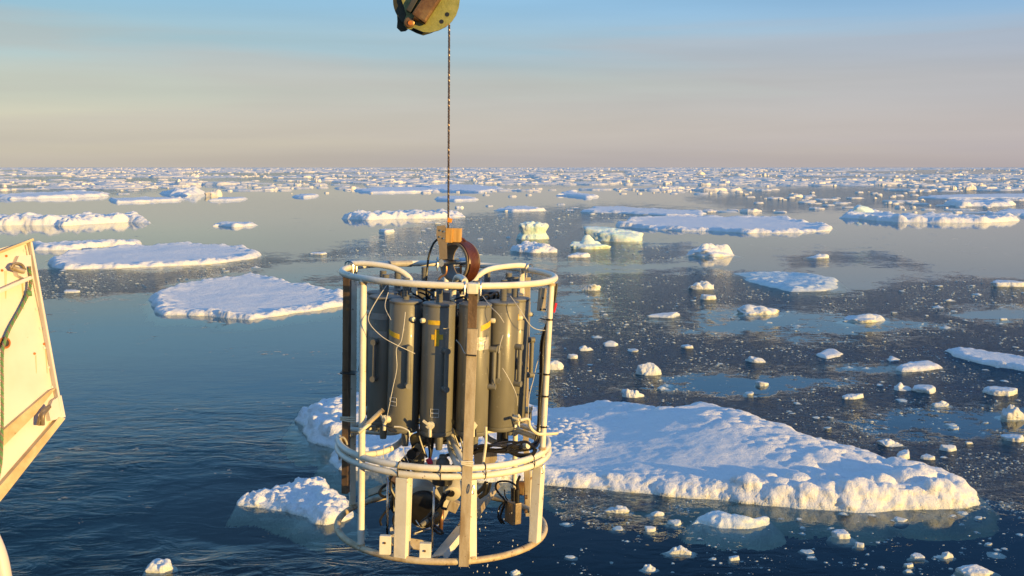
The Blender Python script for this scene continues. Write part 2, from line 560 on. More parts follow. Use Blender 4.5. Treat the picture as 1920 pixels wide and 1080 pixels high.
SLUSH = [
    [(1046, 517), (1200, 513), (1330, 508), (1400, 513), (1470, 535), (1560, 548), (1640, 545), (1700, 522), (1800, 518), (1990, 532), (2600, 560), (2600, 1500), (1060, 1500), (1040, 900), (1030, 620)],
    [(560, 486), (700, 452), (780, 425), (870, 408), (960, 400), (1040, 392), (1180, 388), (1340, 398), (1250, 404), (1150, 412), (1080, 420), (1180, 460), (1290, 462), (1310, 478), (1240, 492),
     (1100, 492), (950, 478), (760, 478), (640, 484)],
    [(40, 512), (100, 500), (280, 508), (420, 498), (500, 478), (545, 484), (500, 502), (400, 515), (330, 528), (285, 552), (180, 556), (60, 560)],
    [(1300, 372), (1500, 352), (1700, 350), (2300, 352), (2300, 392), (1925, 388), (1860, 398), (1700, 386), (1560, 390), (1450, 398), (1350, 384)],
    [(1470, 480), (1540, 472), (1680, 480), (1740, 505), (1660, 492), (1560, 490), (1480, 506)],
    [(540, 540), (640, 520), (1040, 505), (1040, 540), (640, 530)],
    [(-200, 340), (200, 345), (330, 352), (200, 362), (-200, 358)],
]
HOLES = [((1075, 575), (48, 34)), ((1500, 610), (210, 26)), ((1870, 590), (90, 16)), ((1330, 590), (60, 14)), ((1640, 690), (90, 10)), ((1400, 720), (160, 22)),
         ((1800, 800), (180, 30)), ((1600, 1040), (560, 110)), ((1100, 1060), (260, 100))]


def build_sea():
    # radial sheet under the ship's side, finest where the water is nearest and in front
    ang = np.concatenate([np.linspace(-180, -50, 27)[:-1], np.linspace(-50, 50, 420), np.linspace(50, 180, 27)[1:]])
    dep = np.concatenate([[1.0, 4.0, 8.0, 12.0, 15.0], CAMZ / np.tan(np.radians(np.linspace(27.0, 1.0, 330))), CAMZ / np.tan(np.radians(np.geomspace(0.95, 0.0135, 46)))])
    A, D = np.meshgrid(np.radians(ang), dep)
    X, Y = D * np.sin(A), D * np.cos(A)
    px, py = pix_of(X, Y)
    sl = np.full(X.shape, -1e9)
    for poly in SLUSH:
        sl = np.maximum(sl, sd_poly(px, py * 2.2, [(a, b * 2.2) for a, b in poly]))
    sl = np.clip(0.5 + sl / 70.0, 0, 1)
    for (cx, cy), (rx, ry) in HOLES:
        q = np.sqrt(((px - cx) / rx) ** 2 + ((py - cy) / ry) ** 2)
        sl = np.minimum(sl, (np.clip(q * 0.85 - 0.50, -0.4, 1) + 0.06) if cy > 950 else np.clip(q * 0.5 - 0.02, 0.16, 1))
    vis = (Y > 1) & (D > 14)
    sl = np.where(vis, sl * 0.95, 0.05)
    far = np.clip((360 - py) / 20.0, 0, 1)
    sl = np.where(vis, np.maximum(sl, far * (0.25 + 0.5 * fbm(px / 120, py / 5, 3, 5))), sl)
    # ripples: strongest in the ship's wash at the lower left, dying out on the calm water
    rip = np.clip((py - 640) / 400, 0, 1) ** 1.4 * np.clip((1060 - px) / 300, 0.10, 1)
    rip = 0.010 + 0.22 * rip * np.clip(fbm(X / 6, Y / 9, 4, 9) * 3.2 - 0.95, 0.08, 1.3)
    rip = np.where(D > 60, 0.006, rip)
    rip = rip * np.clip(120 / D, 0.12, 1) ** 0.5
    rip = np.where(vis, rip, 0.05)
    nr, nc = X.shape
    verts = np.stack([X, Y, np.zeros_like(X)], -1).reshape(-1, 3)
    i = np.arange(nr - 1)[:, None] * nc + np.arange(nc - 1)[None, :]
    f = np.stack([i, i + nc, i + nc + 1, i + 1], -1).reshape(-1, 4)
    # close seam + centre + sides + bottom so that the water is a closed body
    outer = (nr - 1) * nc
    nb = len(verts)
    bot = verts[outer:outer + nc].copy(); bot[:, 2] = -25
    verts = np.vstack([verts, bot, [[0, 0, 0], [0, 0, -25]]])
    j = np.arange(nc - 1)
    sides = np.stack([outer + j, nb + j, nb + j + 1, outer + j + 1], -1)
    tris_c = np.stack([np.full(nc - 1, nb + nc), j, j + 1], -1)
    tris_b = np.stack([np.full(nc - 1, nb + nc + 1), nb + j + 1, nb + j], -1)
    allf = [tuple(q) for q in sides] + [tuple(q) for q in tris_c] + [tuple(q) for q in tris_b]
    me = bpy.data.meshes.new('sea')
    quads = f.tolist() + allf
    me.from_pydata(verts.tolist(), [], quads)
    bm = bmesh.new(); bm.from_mesh(me)
    n0 = len(bm.verts)
    lay_s = bm.verts.layers.float.new('slush')
    lay_r = bm.verts.layers.float.new('ripple')
    S1, R1 = sl.ravel(), rip.ravel()
    bm.verts.ensure_lookup_table()
    for k in range(len(S1)):
        v = bm.verts[k]; v[lay_s] = S1[k]; v[lay_r] = R1[k]
    seam = [bm.verts[r * nc] for r in range(nr)] + [bm.verts[r * nc + nc - 1] for r in range(nr)] + [bm.verts[nb], bm.verts[nb + nc - 1]]
    bmesh.ops.remove_doubles(bm, verts=seam, dist=0.001)
    bmesh.ops.recalc_face_normals(bm, faces=bm.faces)
    top = [fc for fc in bm.faces if fc.normal.z > 0.5]
    if len(top) < 1000:
        bmesh.ops.reverse_faces(bm, faces=bm.faces)
    bm.to_mesh(me); bm.free()
    o = link('sea', me, M['water'])
    tag(o, kind='structure')
    # dark deep water
    sb = bpy.data.meshes.new('seabed')
    r_ = 60000
    sb.from_pydata([(-r_, -r_, -9), (r_, -r_, -9), (r_, r_, -9), (-r_, r_, -9)], [], [(0, 1, 2, 3)])
    o2 = link('seabed', sb, M['seabed'])
    tag(o2, kind='structure')


build_sea()

# ------------------------------------------------------------------ ice floes
def floe_mesh(poly, H, seed, cell, rim=0.25, rimw=0.9, lump=0.12, lsz=0.7, w=0.22, tilt=(0, 0), rough=0.5, skirt=0.5, jag=0.3, maxc=52000, front=0.6, dish=0.0, patches=None, skd=0.55, swell=None):
    P = np.array(poly)
    ext = P.max(0) - P.min(0) + 2.0
    cell = max(cell, math.sqrt(ext[0] * ext[1] / maxc))
    skirt = max(skirt, 3.0 * cell)
    x0, y0 = P.min(0) - skirt - 0.4
    x1, y1 = P.max(0) + skirt + 0.4
    nx, ny = int((x1 - x0) / cell) + 2, int((y1 - y0) / cell) + 2
    gx, gy = np.meshgrid(np.linspace(x0, x1, nx), np.linspace(y0, y1, ny))
    d = sd_poly(gx, gy, P)
    s = lsz
    d = d + jag * (fbm(gx / (s * 3.0), gy / (s * 3.0), 3, seed, 0.5) - 0.5) * 2.2 + 0.05 * s * (bumps(gx / (s * 0.6), gy / (s * 0.6), seed + 3) - 0.4)
    inn = np.clip(d, 0, None)
    cx, cy = P.mean(0)
    w = w * 2.0
    base = H * (1 - np.exp(-(inn / w) ** 1.3))
    # rim ridges, higher on the side that faces the ship
    ridge = np.exp(-(inn / rimw) ** 2) * np.clip(inn / (w * 1.2), 0, 1)
    amp = 0.35 + 1.1 * fbm(gx / (s * 3), gy / (s * 3), 3, seed + 11)
    sgn = front * np.clip((cy - gy) / max(0.5, (y1 - y0) * 0.35), -1, 1)
    L1 = bumps(gx / s, gy / s, seed + 21, 0.85)
    L2 = bumps(gx / (s * 0.45), gy / (s * 0.45), seed + 23, 0.85)
    z = base + rim * ridge * (amp + sgn) * (0.35 + 0.9 * L1)
    near = np.clip(1.25 - inn / (rimw * 1.7), 0, 1)
    L3 = bumps(gx / (s * 0.2), gy / (s * 0.2), seed + 25, 0.85)
    cl = fbm(gx / (s * 1.5), gy / (s * 1.5), 5, seed + 27, 0.65)
    z += lump * (L1 * 0.30 + L2 * 0.40 + L3 * 0.15 + 2.4 * (cl - 0.5)) * near * np.clip(inn / (w * 0.5), 0, 1)
    und = fbm(gx / 3.5, gy / 3.5, 4, seed + 41) - 0.5
    z += rough * und * 0.35 * np.clip(inn / 0.8, 0, 1)
    z += rough * 0.05 * (fbm(gx / 0.35, gy / 0.35, 3, seed + 47) - 0.5) * np.clip(inn / 0.3, 0, 1)
    if patches:
        for (ax, ay, rx, ry, hh, sz) in patches:      # rubble fields on the floe
            q = np.clip(1.3 - np.sqrt(((gx - ax) / rx) ** 2 + ((gy - ay) / ry) ** 2), 0, 1)
            z += hh * np.clip(q * 2, 0, 1) * (0.6 * bumps(gx / sz, gy / sz, seed + 51, 0.8) + 0.4 * fbm(gx / sz, gy / sz, 4, seed + 53)) * np.clip(inn / 0.3, 0, 1)
    if swell:
        for (ax, ay, rx, ry, hh) in swell:
            z += hh * np.exp(-((gx - ax) / rx) ** 2 - ((gy - ay) / ry) ** 2) * np.clip(inn / 1.2, 0, 1)
    z += (tilt[0] * (gx - cx) + tilt[1] * (gy - cy)) * np.clip(inn / 0.5, 0, 1)
    z -= dish * np.clip(inn / (rimw * 2.5), 0, 1)
    z = np.where(d > 0, np.maximum(z, 0.10 * np.clip(inn / w, 0, 1)), 0)
    out = -d
    uz = -0.03 - skd * np.clip(out / skirt, 0, 1) ** 1.0
    z = np.where(d > 0, z, np.maximum(uz + 0.10 * (fbm(gx / 0.5, gy / 0.5, 3, seed + 61) - 0.5) * np.clip(out / 0.15, 0, 1), -2))
    z = np.where((d <= 0) & (d > -0.02), -0.02, z)
    keep = d > -skirt * (0.75 + 0.5 * fbm(gx / 0.9, gy / 0.9, 3, seed + 71))
    idx = np.arange(nx * ny).reshape(ny, nx)
    fm = keep[:-1, :-1] & keep[1:, :-1] & keep[:-1, 1:] & keep[1:, 1:]
    a, b, c, e = idx[:-1, :-1][fm], idx[:-1, 1:][fm], idx[1:, 1:][fm], idx[1:, :-1][fm]
    F = np.stack([a, b, c, e], -1)
    used = np.unique(F)
    mp = np.zeros(nx * ny, np.int64); mp[used] = np.arange(len(used))
    V = np.stack([gx.ravel()[used], gy.ravel()[used], z.ravel()[used]], -1)
    # crumble the sides: push the faces in and out with noise that also changes with height
    gyd, gxd = np.gradient(d, gy[1, 0] - gy[0, 0], gx[0, 1] - gx[0, 0])
    ox, oy = -gxd.ravel()[used], -gyd.ravel()[used]
    zz = V[:, 2]
    side = np.clip(1 - inn.ravel()[used] / (w * 2.2), 0, 1) * np.clip(zz / 0.05, 0, 1)
    q = 1.6 / s
    al = V[:, 0] * 0.9 + V[:, 1] * 0.45
    nz = fbm(al * q, zz * q * 1.9 + 3, 4, seed + 81, 0.6) - 0.5
    bz = bumps(al * q * 1.7, zz * q * 2.6, seed + 85, 0.9) - 0.4
    sh = min(s, w * 1.6) * (0.50 * nz + 0.22 * bz) * side * min(1.0, H / 0.3)
    V[:, 0] += ox * sh
    V[:, 1] += oy * sh
    V[:, 2] += side * min(s, 0.7) * 0.10 * (fbm(al * q * 1.3 + 9, zz * q * 1.5, 3, seed + 91) - 0.5)
    return V, mp[F]


def outline(pxs, H):
    cy = sum(p[1] for p in pxs) / len(pxs)
    out = []
    for (x, y) in pxs:
        p = sea(x, y, H if y < cy else 0.0)
        out.append((p.x, p.y))
    return out


def subdiv(poly, seed, amp=0.06, it=2):
    rnd = random.Random(seed)
    P = [Vector(p) for p in poly]
    for _ in range(it):
        Q = []
        for a, b in zip(P, P[1:] + P[:1]):
            d = b - a
            n = Vector((-d.y, d.x))
            Q += [a, (a + b) / 2 + n * rnd.uniform(-amp, amp)]
        P = Q
    return [(p.x, p.y) for p in P]


def add_floe(name, pxs, H, label, cat='ice floe', mat='snow', seed=1, group=None, sub=True, **k):
    H *= 0.66
    k['rim'] = k.get('rim', 0.25) * 0.5
    k['lump'] = k.get('lump', 0.12) * 0.75
    poly = outline(pxs, H)
    if sub: poly = subdiv(poly, seed)
    P = np.array(poly)
    c = P.mean(0)
    dm = math.hypot(c[0], c[1])
    cell = dm / 1067 * 1.5
    V, F = floe_mesh([(a - c[0], b - c[1]) for a, b in poly], H, seed, cell, **k)
    o = link(name, mesh_np(name, V, F), M[mat], loc=(c[0], c[1], 0))
    return tag(o, label, cat, group)


big = [(556, 775), (575, 752), (600, 738), (640, 728), (700, 722), (780, 728), (860, 738), (930, 744), (990, 747), (1030, 752), (1080, 749), (1125, 742), (1180, 747), (1205, 757),
       (1243, 768), (1262, 760), (1290, 752), (1325, 750), (1370, 762), (1420, 783), (1500, 812), (1600, 850), (1700, 880), (1780, 895), (1815, 908), (1836, 926), (1828, 944),
       (1790, 953), (1700, 958), (1600, 962), (1500, 955), (1400, 945), (1300, 934), (1200, 925), (1100, 917), (1020, 912), (960, 907), (850, 898), (760, 888), (690, 882), (640, 878), (622, 865), (625, 842),
       (592, 815), (564, 798)]
pc = np.array(subdiv(outline(big, 0.55), 4)).mean(0)


def rel(px, py, z=0.5):
    p = sea(px, py, z)
    return p.x - pc[0], p.y - pc[1]


pt = []
for (px, py, rx, ry, hh, sz) in [(1410, 805, 1.8, 1.6, 0.16, 0.5), (1640, 890, 2.4, 1.8, 0.26, 0.7), (1540, 850, 2.0, 1.0, 0.12, 0.4), (700, 800, 3.4, 4.2, 0.26, 0.42), (1480, 920, 2.2, 0.9, 0.28, 0.6),
                                  (860, 850, 2.2, 2.4, 0.22, 0.40), (1180, 765, 2.0, 1.6, 0.18, 0.5), (620, 780, 1.6, 3.0, 0.30, 0.5), (1760, 925, 1.6, 1.4, 0.32, 0.7), (1040, 810, 1.3, 2.2, 0.20, 0.22)]:
    a, b = rel(px, py)
    pt.append((a, b, rx, ry, hh, sz))
sw = []
for (px, py, rx, ry, hh) in [(1320, 790, 3.6, 5.0, 0.42), (1430, 835, 2.6, 2.4, 0.16), (980, 840, 4.5, 6.0, -0.20), (1620, 905, 2.5, 1.5, -0.10), (720, 790, 4, 4, 0.15)]:
    a, b = rel(px, py)
    sw.append((a, b, rx, ry, hh))
add_floe('ice_floe', big, 0.44, 'largest snow covered floe, wedge shaped with pointed right end, reaching behind the instrument frame', seed=4,
         rim=0.12, rimw=0.8, lump=0.11, lsz=0.55, w=0.21, tilt=(-0.004, -0.018), rough=0.55, skirt=0.6, jag=0.20, maxc=200000, front=0.35, patches=pt, skd=0.6, swell=sw)

FL = [
    ('ice_floe', [(455, 928), (480, 914), (520, 905), (560, 898), (590, 893), (615, 900), (632, 922), (655, 962), (645, 977), (610, 984), (560, 972), (520, 958), (490, 950), (465, 942)], 0.32,
     'lumpy snowy floe fragment left of the lower rings of the instrument frame', dict(rim=0.15, rimw=1.2, lump=0.26, lsz=0.42, w=0.18, rough=0.8, skirt=0.45, jag=0.4, seed=7, skd=0.5)),
    ('ice_floe', [(278, 562), (300, 546), (345, 535), (400, 529), (440, 523), (470, 519), (520, 525), (580, 534), (640, 544), (655, 560), (640, 574), (600, 582), (540, 590), (470, 600), (440, 598),
                  (380, 593), (305, 592), (297, 578)], 0.55, 'broad flat floe between ship panel and instrument frame, golden reflection under its edge',
     dict(rim=0.28, rimw=0.9, lump=0.22, lsz=0.7, w=0.16, rough=0.5, skirt=0.6, jag=0.3, seed=11, front=0.3, tilt=(-0.018, 0.022))),
    ('ice_floe', [(88, 496), (115, 482), (160, 471), (230, 464), (300, 461), (356, 459), (430, 462), (462, 460), (490, 471), (485, 484), (430, 492), (380, 497), (300, 500), (220, 503), (115, 506)], 0.6,
     'long flat floe with a raised right end, second one out beyond the ship panel', dict(rim=0.35, rimw=1.3, lump=0.3, lsz=1.0, w=0.2, rough=0.5, skirt=0.5, jag=0.4, seed=13, front=0.4, tilt=(-0.012, 0.016))),
    ('ice_floe', [(56, 462), (75, 455), (150, 452), (265, 451), (268, 456), (200, 463), (120, 469), (64, 470)], 0.5,
     'low floe just beyond the top corner of the ship panel', dict(rim=0.4, rimw=1.6, lump=0.35, lsz=1.2, w=0.25, rough=0.8, skirt=0.4, jag=0.6, seed=17)),
    ('ice_floe', [(-60, 412), (40, 407), (120, 405), (200, 404), (262, 403), (284, 411), (240, 417), (120, 424), (40, 423), (-60, 424)], 1.0,
     'long rubbly pressure-ridged floe touching the left picture edge', dict(rim=0.5, rimw=5, lump=1.1, lsz=2.0, w=0.35, rough=1.0, skirt=0.4, jag=0.8, seed=19)),
    ('ice_floe', [(398, 420), (420, 416), (470, 415), (482, 418), (475, 424), (440, 426), (410, 424)], 0.6, 'small flat floe alone in calm water right of the long rubbly floe', dict(rim=0.3, lump=0.4, lsz=1.4, w=0.3, skirt=0.3, jag=0.5, seed=23)),
    ('ice_floe', [(204, 375), (240, 370), (300, 369), (342, 370), (335, 376), (270, 379), (215, 381)], 0.9, 'thin long floe in front of the ridged hummock at upper left', dict(rim=0.4, lump=0.6, lsz=2.4, w=0.4, skirt=0.3, jag=0.8, seed=29)),
    ('ice_floe', [(385, 373), (410, 369), (463, 369), (463, 374), (430, 377), (392, 377)], 0.9, 'flat slab floe touching the foot of the snowy dome at upper left', dict(rim=0.3, lump=0.3, lsz=2.4, w=0.35, skirt=0.3, jag=0.4, seed=31)),
    ('ice_floe', [(300, 363), (318, 358), (350, 355), (380, 358), (386, 364), (350, 367), (315, 366)], 1.4, 'jagged hummock floe left of the snowy dome', dict(rim=0.8, rimw=6, lump=1.5, lsz=4, w=0.8, skirt=0.3, jag=1.0, seed=37)),
    ('ice_floe', [(546, 366), (562, 363), (597, 363), (597, 368), (570, 371), (548, 370)], 0.9, 'small slab floe alone in the calm lead left of the cable', dict(rim=0.3, lump=0.3, lsz=2, w=0.35, skirt=0.3, jag=0.4, seed=41)),
    ('ice_floe', [(-40, 366), (60, 361), (140, 359), (205, 360), (205, 368), (120, 372), (20, 374), (-40, 372)], 0.9, 'wide low floe at the left edge, nearest of the distant pack', dict(rim=0.5, rimw=4, lump=0.7, lsz=4, w=0.5, skirt=0.3, jag=1.2, seed=43)),
    ('ice_floe', [(640, 405), (670, 399), (740, 397), (800, 398), (868, 400), (870, 407), (800, 410), (740, 411), (690, 413), (650, 411)], 0.75,
     'long rubbly floe crossed by the winch cable', dict(rim=0.4, rimw=4, lump=0.8, lsz=1.6, w=0.35, rough=1.0, skirt=0.4, jag=0.7, seed=47)),
    ('ice_floe', [(812, 370), (840, 366), (880, 367), (898, 371), (890, 376), (850, 377), (820, 375)], 0.8, 'small floe right behind the winch cable in the calm lead', dict(rim=0.4, lump=0.5, lsz=2.5, w=0.4, skirt=0.3, jag=0.6, seed=53)),
    ('ice_floe', [(668, 357), (700, 351), (760, 350), (832, 352), (830, 358), (760, 361), (690, 362)], 0.9, 'wide floe just left of the cable, near edge of the distant pack', dict(rim=0.5, lump=0.7, lsz=3, w=0.5, skirt=0.3, jag=1.0, seed=59)),
    ('ice_floe', [(790, 348), (830, 345), (900, 346), (942, 356), (900, 361), (830, 359)], 0.9, 'wide floe just right of the cable, near edge of the distant pack', dict(rim=0.5, lump=0.7, lsz=3, w=0.5, skirt=0.3, jag=1.0, seed=61)),
    ('ice_floe', [(925, 391), (950, 386), (990, 385), (1022, 391), (1010, 396), (960, 397), (932, 395)], 0.7, 'thin floe above the mushroom shaped berg', dict(rim=0.4, lump=0.5, lsz=1.6, w=0.4, skirt=0.3, jag=0.7, seed=67)),
    ('ice_floe', [(1088, 394), (1110, 389), (1160, 388), (1250, 392), (1320, 398), (1318, 404), (1250, 404), (1180, 401), (1110, 399)], 0.55, 'rear one of two overlapping broad white floes right of the bergs',
     dict(rim=0.25, rimw=1.4, lump=0.25, lsz=1.6, w=0.3, rough=0.4, skirt=0.4, jag=0.6, seed=71, tilt=(-0.006, 0.010))),
    ('ice_floe', [(1155, 418), (1180, 411), (1240, 407), (1400, 408), (1470, 406), (1500, 413), (1558, 421), (1558, 433), (1500, 437), (1400, 438), (1330, 434), (1230, 431), (1160, 427)], 0.6,
     'front one of two overlapping broad white floes right of the bergs', dict(rim=0.4, rimw=1.5, lump=0.4, lsz=1.3, w=0.28, rough=0.4, skirt=0.4, jag=0.6, seed=73, front=0.5, tilt=(-0.006, 0.010))),
    ('ice_floe', [(958, 466), (975, 458), (1010, 456), (1045, 466), (1040, 473), (1000, 474), (965, 471)], 0.28, 'low crumbly floe lying in front of the mushroom shaped berg', dict(rim=0.15, rimw=2, lump=0.55, lsz=0.6, w=0.2, rough=0.8, skirt=0.4, jag=0.9, seed=79)),
    ('ice_floe', [(1042, 363), (1060, 356), (1090, 354), (1122, 369), (1100, 373), (1060, 367)], 1.1, 'tilted angular slab floe rising from calm water right of centre', dict(rim=0.5, lump=0.6, lsz=3, w=0.6, skirt=0.3, jag=0.5, seed=83)),
    ('ice_floe', [(1568, 404), (1590, 396), (1612, 392), (1650, 396), (1700, 404), (1780, 408), (1850, 405), (1905, 408), (1908, 415), (1850, 418), (1760, 418), (1680, 417), (1600, 410)], 0.7,
     'long floe with a pointed ice peak on its left half', dict(rim=0.4, rimw=2.2, lump=0.7, lsz=1.6, w=0.3, rough=0.6, skirt=0.4, jag=0.7, seed=89)),
    ('ice_floe', [(1850, 398), (1880, 391), (1925, 392), (1990, 396), (1980, 405), (1925, 406), (1860, 404)], 0.8, 'bluish snowy floe cut by the right edge, beside the long peaked floe', dict(rim=0.5, lump=0.7, lsz=2, w=0.4, skirt=0.3, jag=0.6, seed=97)),
    ('ice_floe', [(1768, 382), (1785, 376), (1830, 373), (1905, 380), (1880, 387), (1800, 387)], 0.9, 'rounded hummocky floe in dark slush just above the long peaked floe', dict(rim=0.5, rimw=4, lump=0.9, lsz=3, w=0.6, skirt=0.3, jag=0.8, seed=101)),
    ('ice_floe', [(1722, 368), (1780, 364), (1925, 362), (2010, 364), (2000, 373), (1925, 373), (1780, 373)], 0.8, 'very wide flat floe at the right edge near the distant pack', dict(rim=0.3, lump=0.5, lsz=3, w=0.5, skirt=0.3, jag=0.8, seed=103)),
    ('ice_floe', [(1768, 650), (1800, 648), (1860, 656), (1925, 668), (2000, 690), (2010, 712), (1960, 708), (1900, 693), (1840, 676), (1790, 662)], 0.30,
     'long bluish slab floe pointing in from the right edge', dict(rim=0.12, rimw=0.4, lump=0.12, lsz=0.5, w=0.14, rough=0.4, skirt=0.5, jag=0.22, seed=107)),
    ('ice_floe', [(1677, 684), (1700, 674), (1740, 672), (1768, 682), (1762, 692), (1730, 696), (1690, 698)], 0.30, 'flat topped chunky floe with a pale fringe, below the long bluish slab',
     dict(rim=0.1, rimw=0.3, lump=0.10, lsz=0.5, w=0.12, rough=0.3, skirt=0.5, jag=0.15, seed=109)),
    ('ice_floe', [(1654, 668), (1670, 663), (1692, 669), (1688, 677), (1668, 678)], 0.2, 'small bluish slab touching the upper left of the flat topped chunky floe', dict(rim=0.08, rimw=0.3, lump=0.08, lsz=0.4, w=0.12, skirt=0.4, jag=0.15, seed=113)),
    ('ice_floe', [(1527, 660), (1545, 651), (1565, 650), (1580, 658), (1576, 669), (1550, 673), (1532, 668)], 0.22, 'ring shaped pancake of ice with a raised rim',
     dict(rim=0.16, rimw=0.28, lump=0.06, lsz=0.35, w=0.10, rough=0.2, skirt=0.4, jag=0.08, front=0.1, dish=0.17, seed=127)),
]
for nm, pxs, H, lab, kw in FL:
    add_floe(nm, pxs, H, lab, **kw)

# two floes partly awash
add_floe('ice_floe', [(1378, 508), (1420, 504), (1480, 506), (1540, 514), (1572, 526), (1577, 540), (1530, 546), (1480, 548), (1440, 538), (1400, 522)], 0.30,
         'half sunken bluish floe at the far rim of the right-hand slush field', mat='washed', seed=131, rim=0.20, rimw=2.0, lump=0.22, lsz=0.8, w=0.9, rough=0.5, skirt=0.8, jag=0.5, tilt=(0.028, -0.01))
add_floe('ice_floe', [(1300, 965), (1312, 953), (1345, 948), (1375, 958), (1410, 964), (1436, 972), (1437, 984), (1400, 990), (1350, 988), (1312, 980)], 0.36,
         'partly submerged smooth pale floe below the near edge of the largest floe', mat='washed', seed=137, rim=0.10, rimw=0.6, lump=0.08, lsz=0.5, w=0.16, rough=0.4, skirt=0.45, jag=0.15, tilt=(0.03, 0.0), skd=0.4)


# ------------------------------------------------------------------ bergy bits and chunks: rounded solids
def ico(sub):
    bm = bmesh.new()
    bmesh.ops.create_icosphere(bm, subdivisions=sub, radius=1.0)
    bm.verts.ensure_lookup_table()
    V = np.array([v.co[:] for v in bm.verts])
    F = np.array([[v.index for v in f.verts] for f in bm.faces])
    bm.free()
    return V, F


ICO = {k: ico(k) for k in (2, 3, 4, 5)}


def n3(V, s, seed, oct=4):
    a = fbm(V[:, 0] * s + 5, V[:, 1] * s + 3, oct, seed)
    b = fbm(V[:, 1] * s - 7, V[:, 2] * s + 11, oct, seed + 5)
    c = fbm(V[:, 2] * s + 13, V[:, 0] * s - 2, oct, seed + 9)
    return (a + b + c) / 3 - 0.5


def solid(kind, seed, sub=4):
    """unit ice solid: x and y in -1..1, top at z=1, waterline z=0, underwater part below"""
    V, F = ICO[sub]
    V = V.copy()
    rnd = random.Random(seed)
    if kind == 'mushroom':
        zz = V[:, 2]
        prof = 0.88 + 0.16 * np.clip((zz - 0.05) / 0.5, -1, 1)
        prof = np.where(zz < -0.1, 0.76 + 0.4 * np.clip((-zz - 0.1) / 0.5, 0, 1), prof)
        p = 3.5
        r = (np.abs(V) ** p).sum(1) ** (1 / p)
        V = V / r[:, None]
        V[:, 0] *= prof
        V[:, 1] *= prof
        V[:, 2] = (V[:, 2] + 0.62) / 1.62
        V[:, 0] += 0.18 * V[:, 2]
        amp = 0.45
    else:
        # broken block: a ball cut by random planes, then weathered
        pl = []
        for i in range(9):
            a, e = rnd.uniform(0, 2 * PI), rnd.uniform(-0.3, 0.55)
            pl.append((math.cos(a) * math.cos(e), math.sin(a) * math.cos(e), math.sin(e), rnd.uniform(0.62, 1.0)))
        if kind in ('slab', 'block'):
            pl.append((rnd.uniform(-0.18, 0.18), rnd.uniform(-0.25, 0.05), 1, 0.42))
        elif kind == 'peak':
            a0 = rnd.uniform(0, 2 * PI)
            for i in range(3):
                a = a0 + i * 2.1 + rnd.uniform(-0.4, 0.4)
                pl.append((math.cos(a) * 0.6, math.sin(a) * 0.6, 0.8, rnd.uniform(0.45, 0.75)))
        else:
            for i in range(3):
                a = rnd.uniform(0, 2 * PI)
                pl.append((math.cos(a) * 0.45, math.sin(a) * 0.45, 0.89, rnd.uniform(0.45, 0.75)))
        r = np.full(len(V), 1.25)
        for (nx_, ny_, nz_, c) in pl:
            dt = V @ np.array([nx_, ny_, nz_])
            q = np.where(dt > 0.05, c / np.maximum(dt, 0.05), 9)
            r = -np.log(np.exp(-r * 14) + np.exp(-q * 14)) / 14      # softened minimum: worn edges
        V = V * r[:, None]
        amp = 0.38
    d = n3(V, 1.6, seed, 4)
    V = V * (1 + amp * 1.3 * d)[:, None]
    V = V * (1 + 0.50 * n3(V, 4.0, seed + 3, 4))[:, None]
    V = V * (1 + 0.22 * n3(V, 11.0, seed + 7, 3))[:, None]
    if kind in ('lump', 'cluster'):
        for _ in range(14 if kind == 'cluster' else 7):
            a, rr = rnd.uniform(0, 2 * PI), rnd.uniform(0, 0.8)
            cx, cy, s = rr * math.cos(a), rr * math.sin(a), rnd.uniform(0.14, 0.36)
            q = np.clip(1 - ((V[:, 0] - cx) ** 2 + (V[:, 1] - cy) ** 2) / s ** 2, 0, None)
            V[:, 2] += np.where(V[:, 2] > 0, np.sqrt(q) * s * 1.1, 0)
    V[:, :2] *= (1 + 0.35 * np.clip(-V[:, 2] * 3, 0, 1))[:, None]
    zp = max(0.12, np.percentile(V[V[:, 2] > 0.02][:, 2], 90)) * 1.35
    V[:, 2] = np.where(V[:, 2] > 0, 1.1 * np.tanh(V[:, 2] / zp), V[:, 2] / max(0.2, V[:, 2].max()))
    m = np.percentile(np.abs(V[V[:, 2] > -0.02][:, 0]), 96) * 1.13
    V[:, :2] /= m
    return V, F


def add_solid(name, px, base, w, h, kind, label, cat, mat='chunk', seed=0, sub=4, depth=0.75, rot=0.0, group=None, under=0.35):
    """px, base: middle of the waterline in the photograph; w, h: its size there"""
    p = sea(px, base)
    m = FPX / math.hypot(p.x, p.y) if True else 1
    hw = w / m / 2
    al = math.atan2(CAMZ, p.length)
    dd = hw * depth
    vis = h / m
    H = max(0.12 * hw, (vis - 2 * dd * math.sin(al) * 0.55) / math.cos(al))
    V, F = solid(kind, seed, sub)
    V = V * np.array([hw, dd, 1.0])
    V[:, 2] = np.where(V[:, 2] > 0, V[:, 2] * H, V[:, 2] * hw * under)
    if rot:
        c, s = math.cos(rot), math.sin(rot)
        V = V @ np.array([[c, s, 0], [-s, c, 0], [0, 0, 1]])
    o = link(name, mesh_np(name, V, F), M[mat], loc=(p.x, p.y + dd * 0.8, 0))
    return tag(o, label, cat, group)


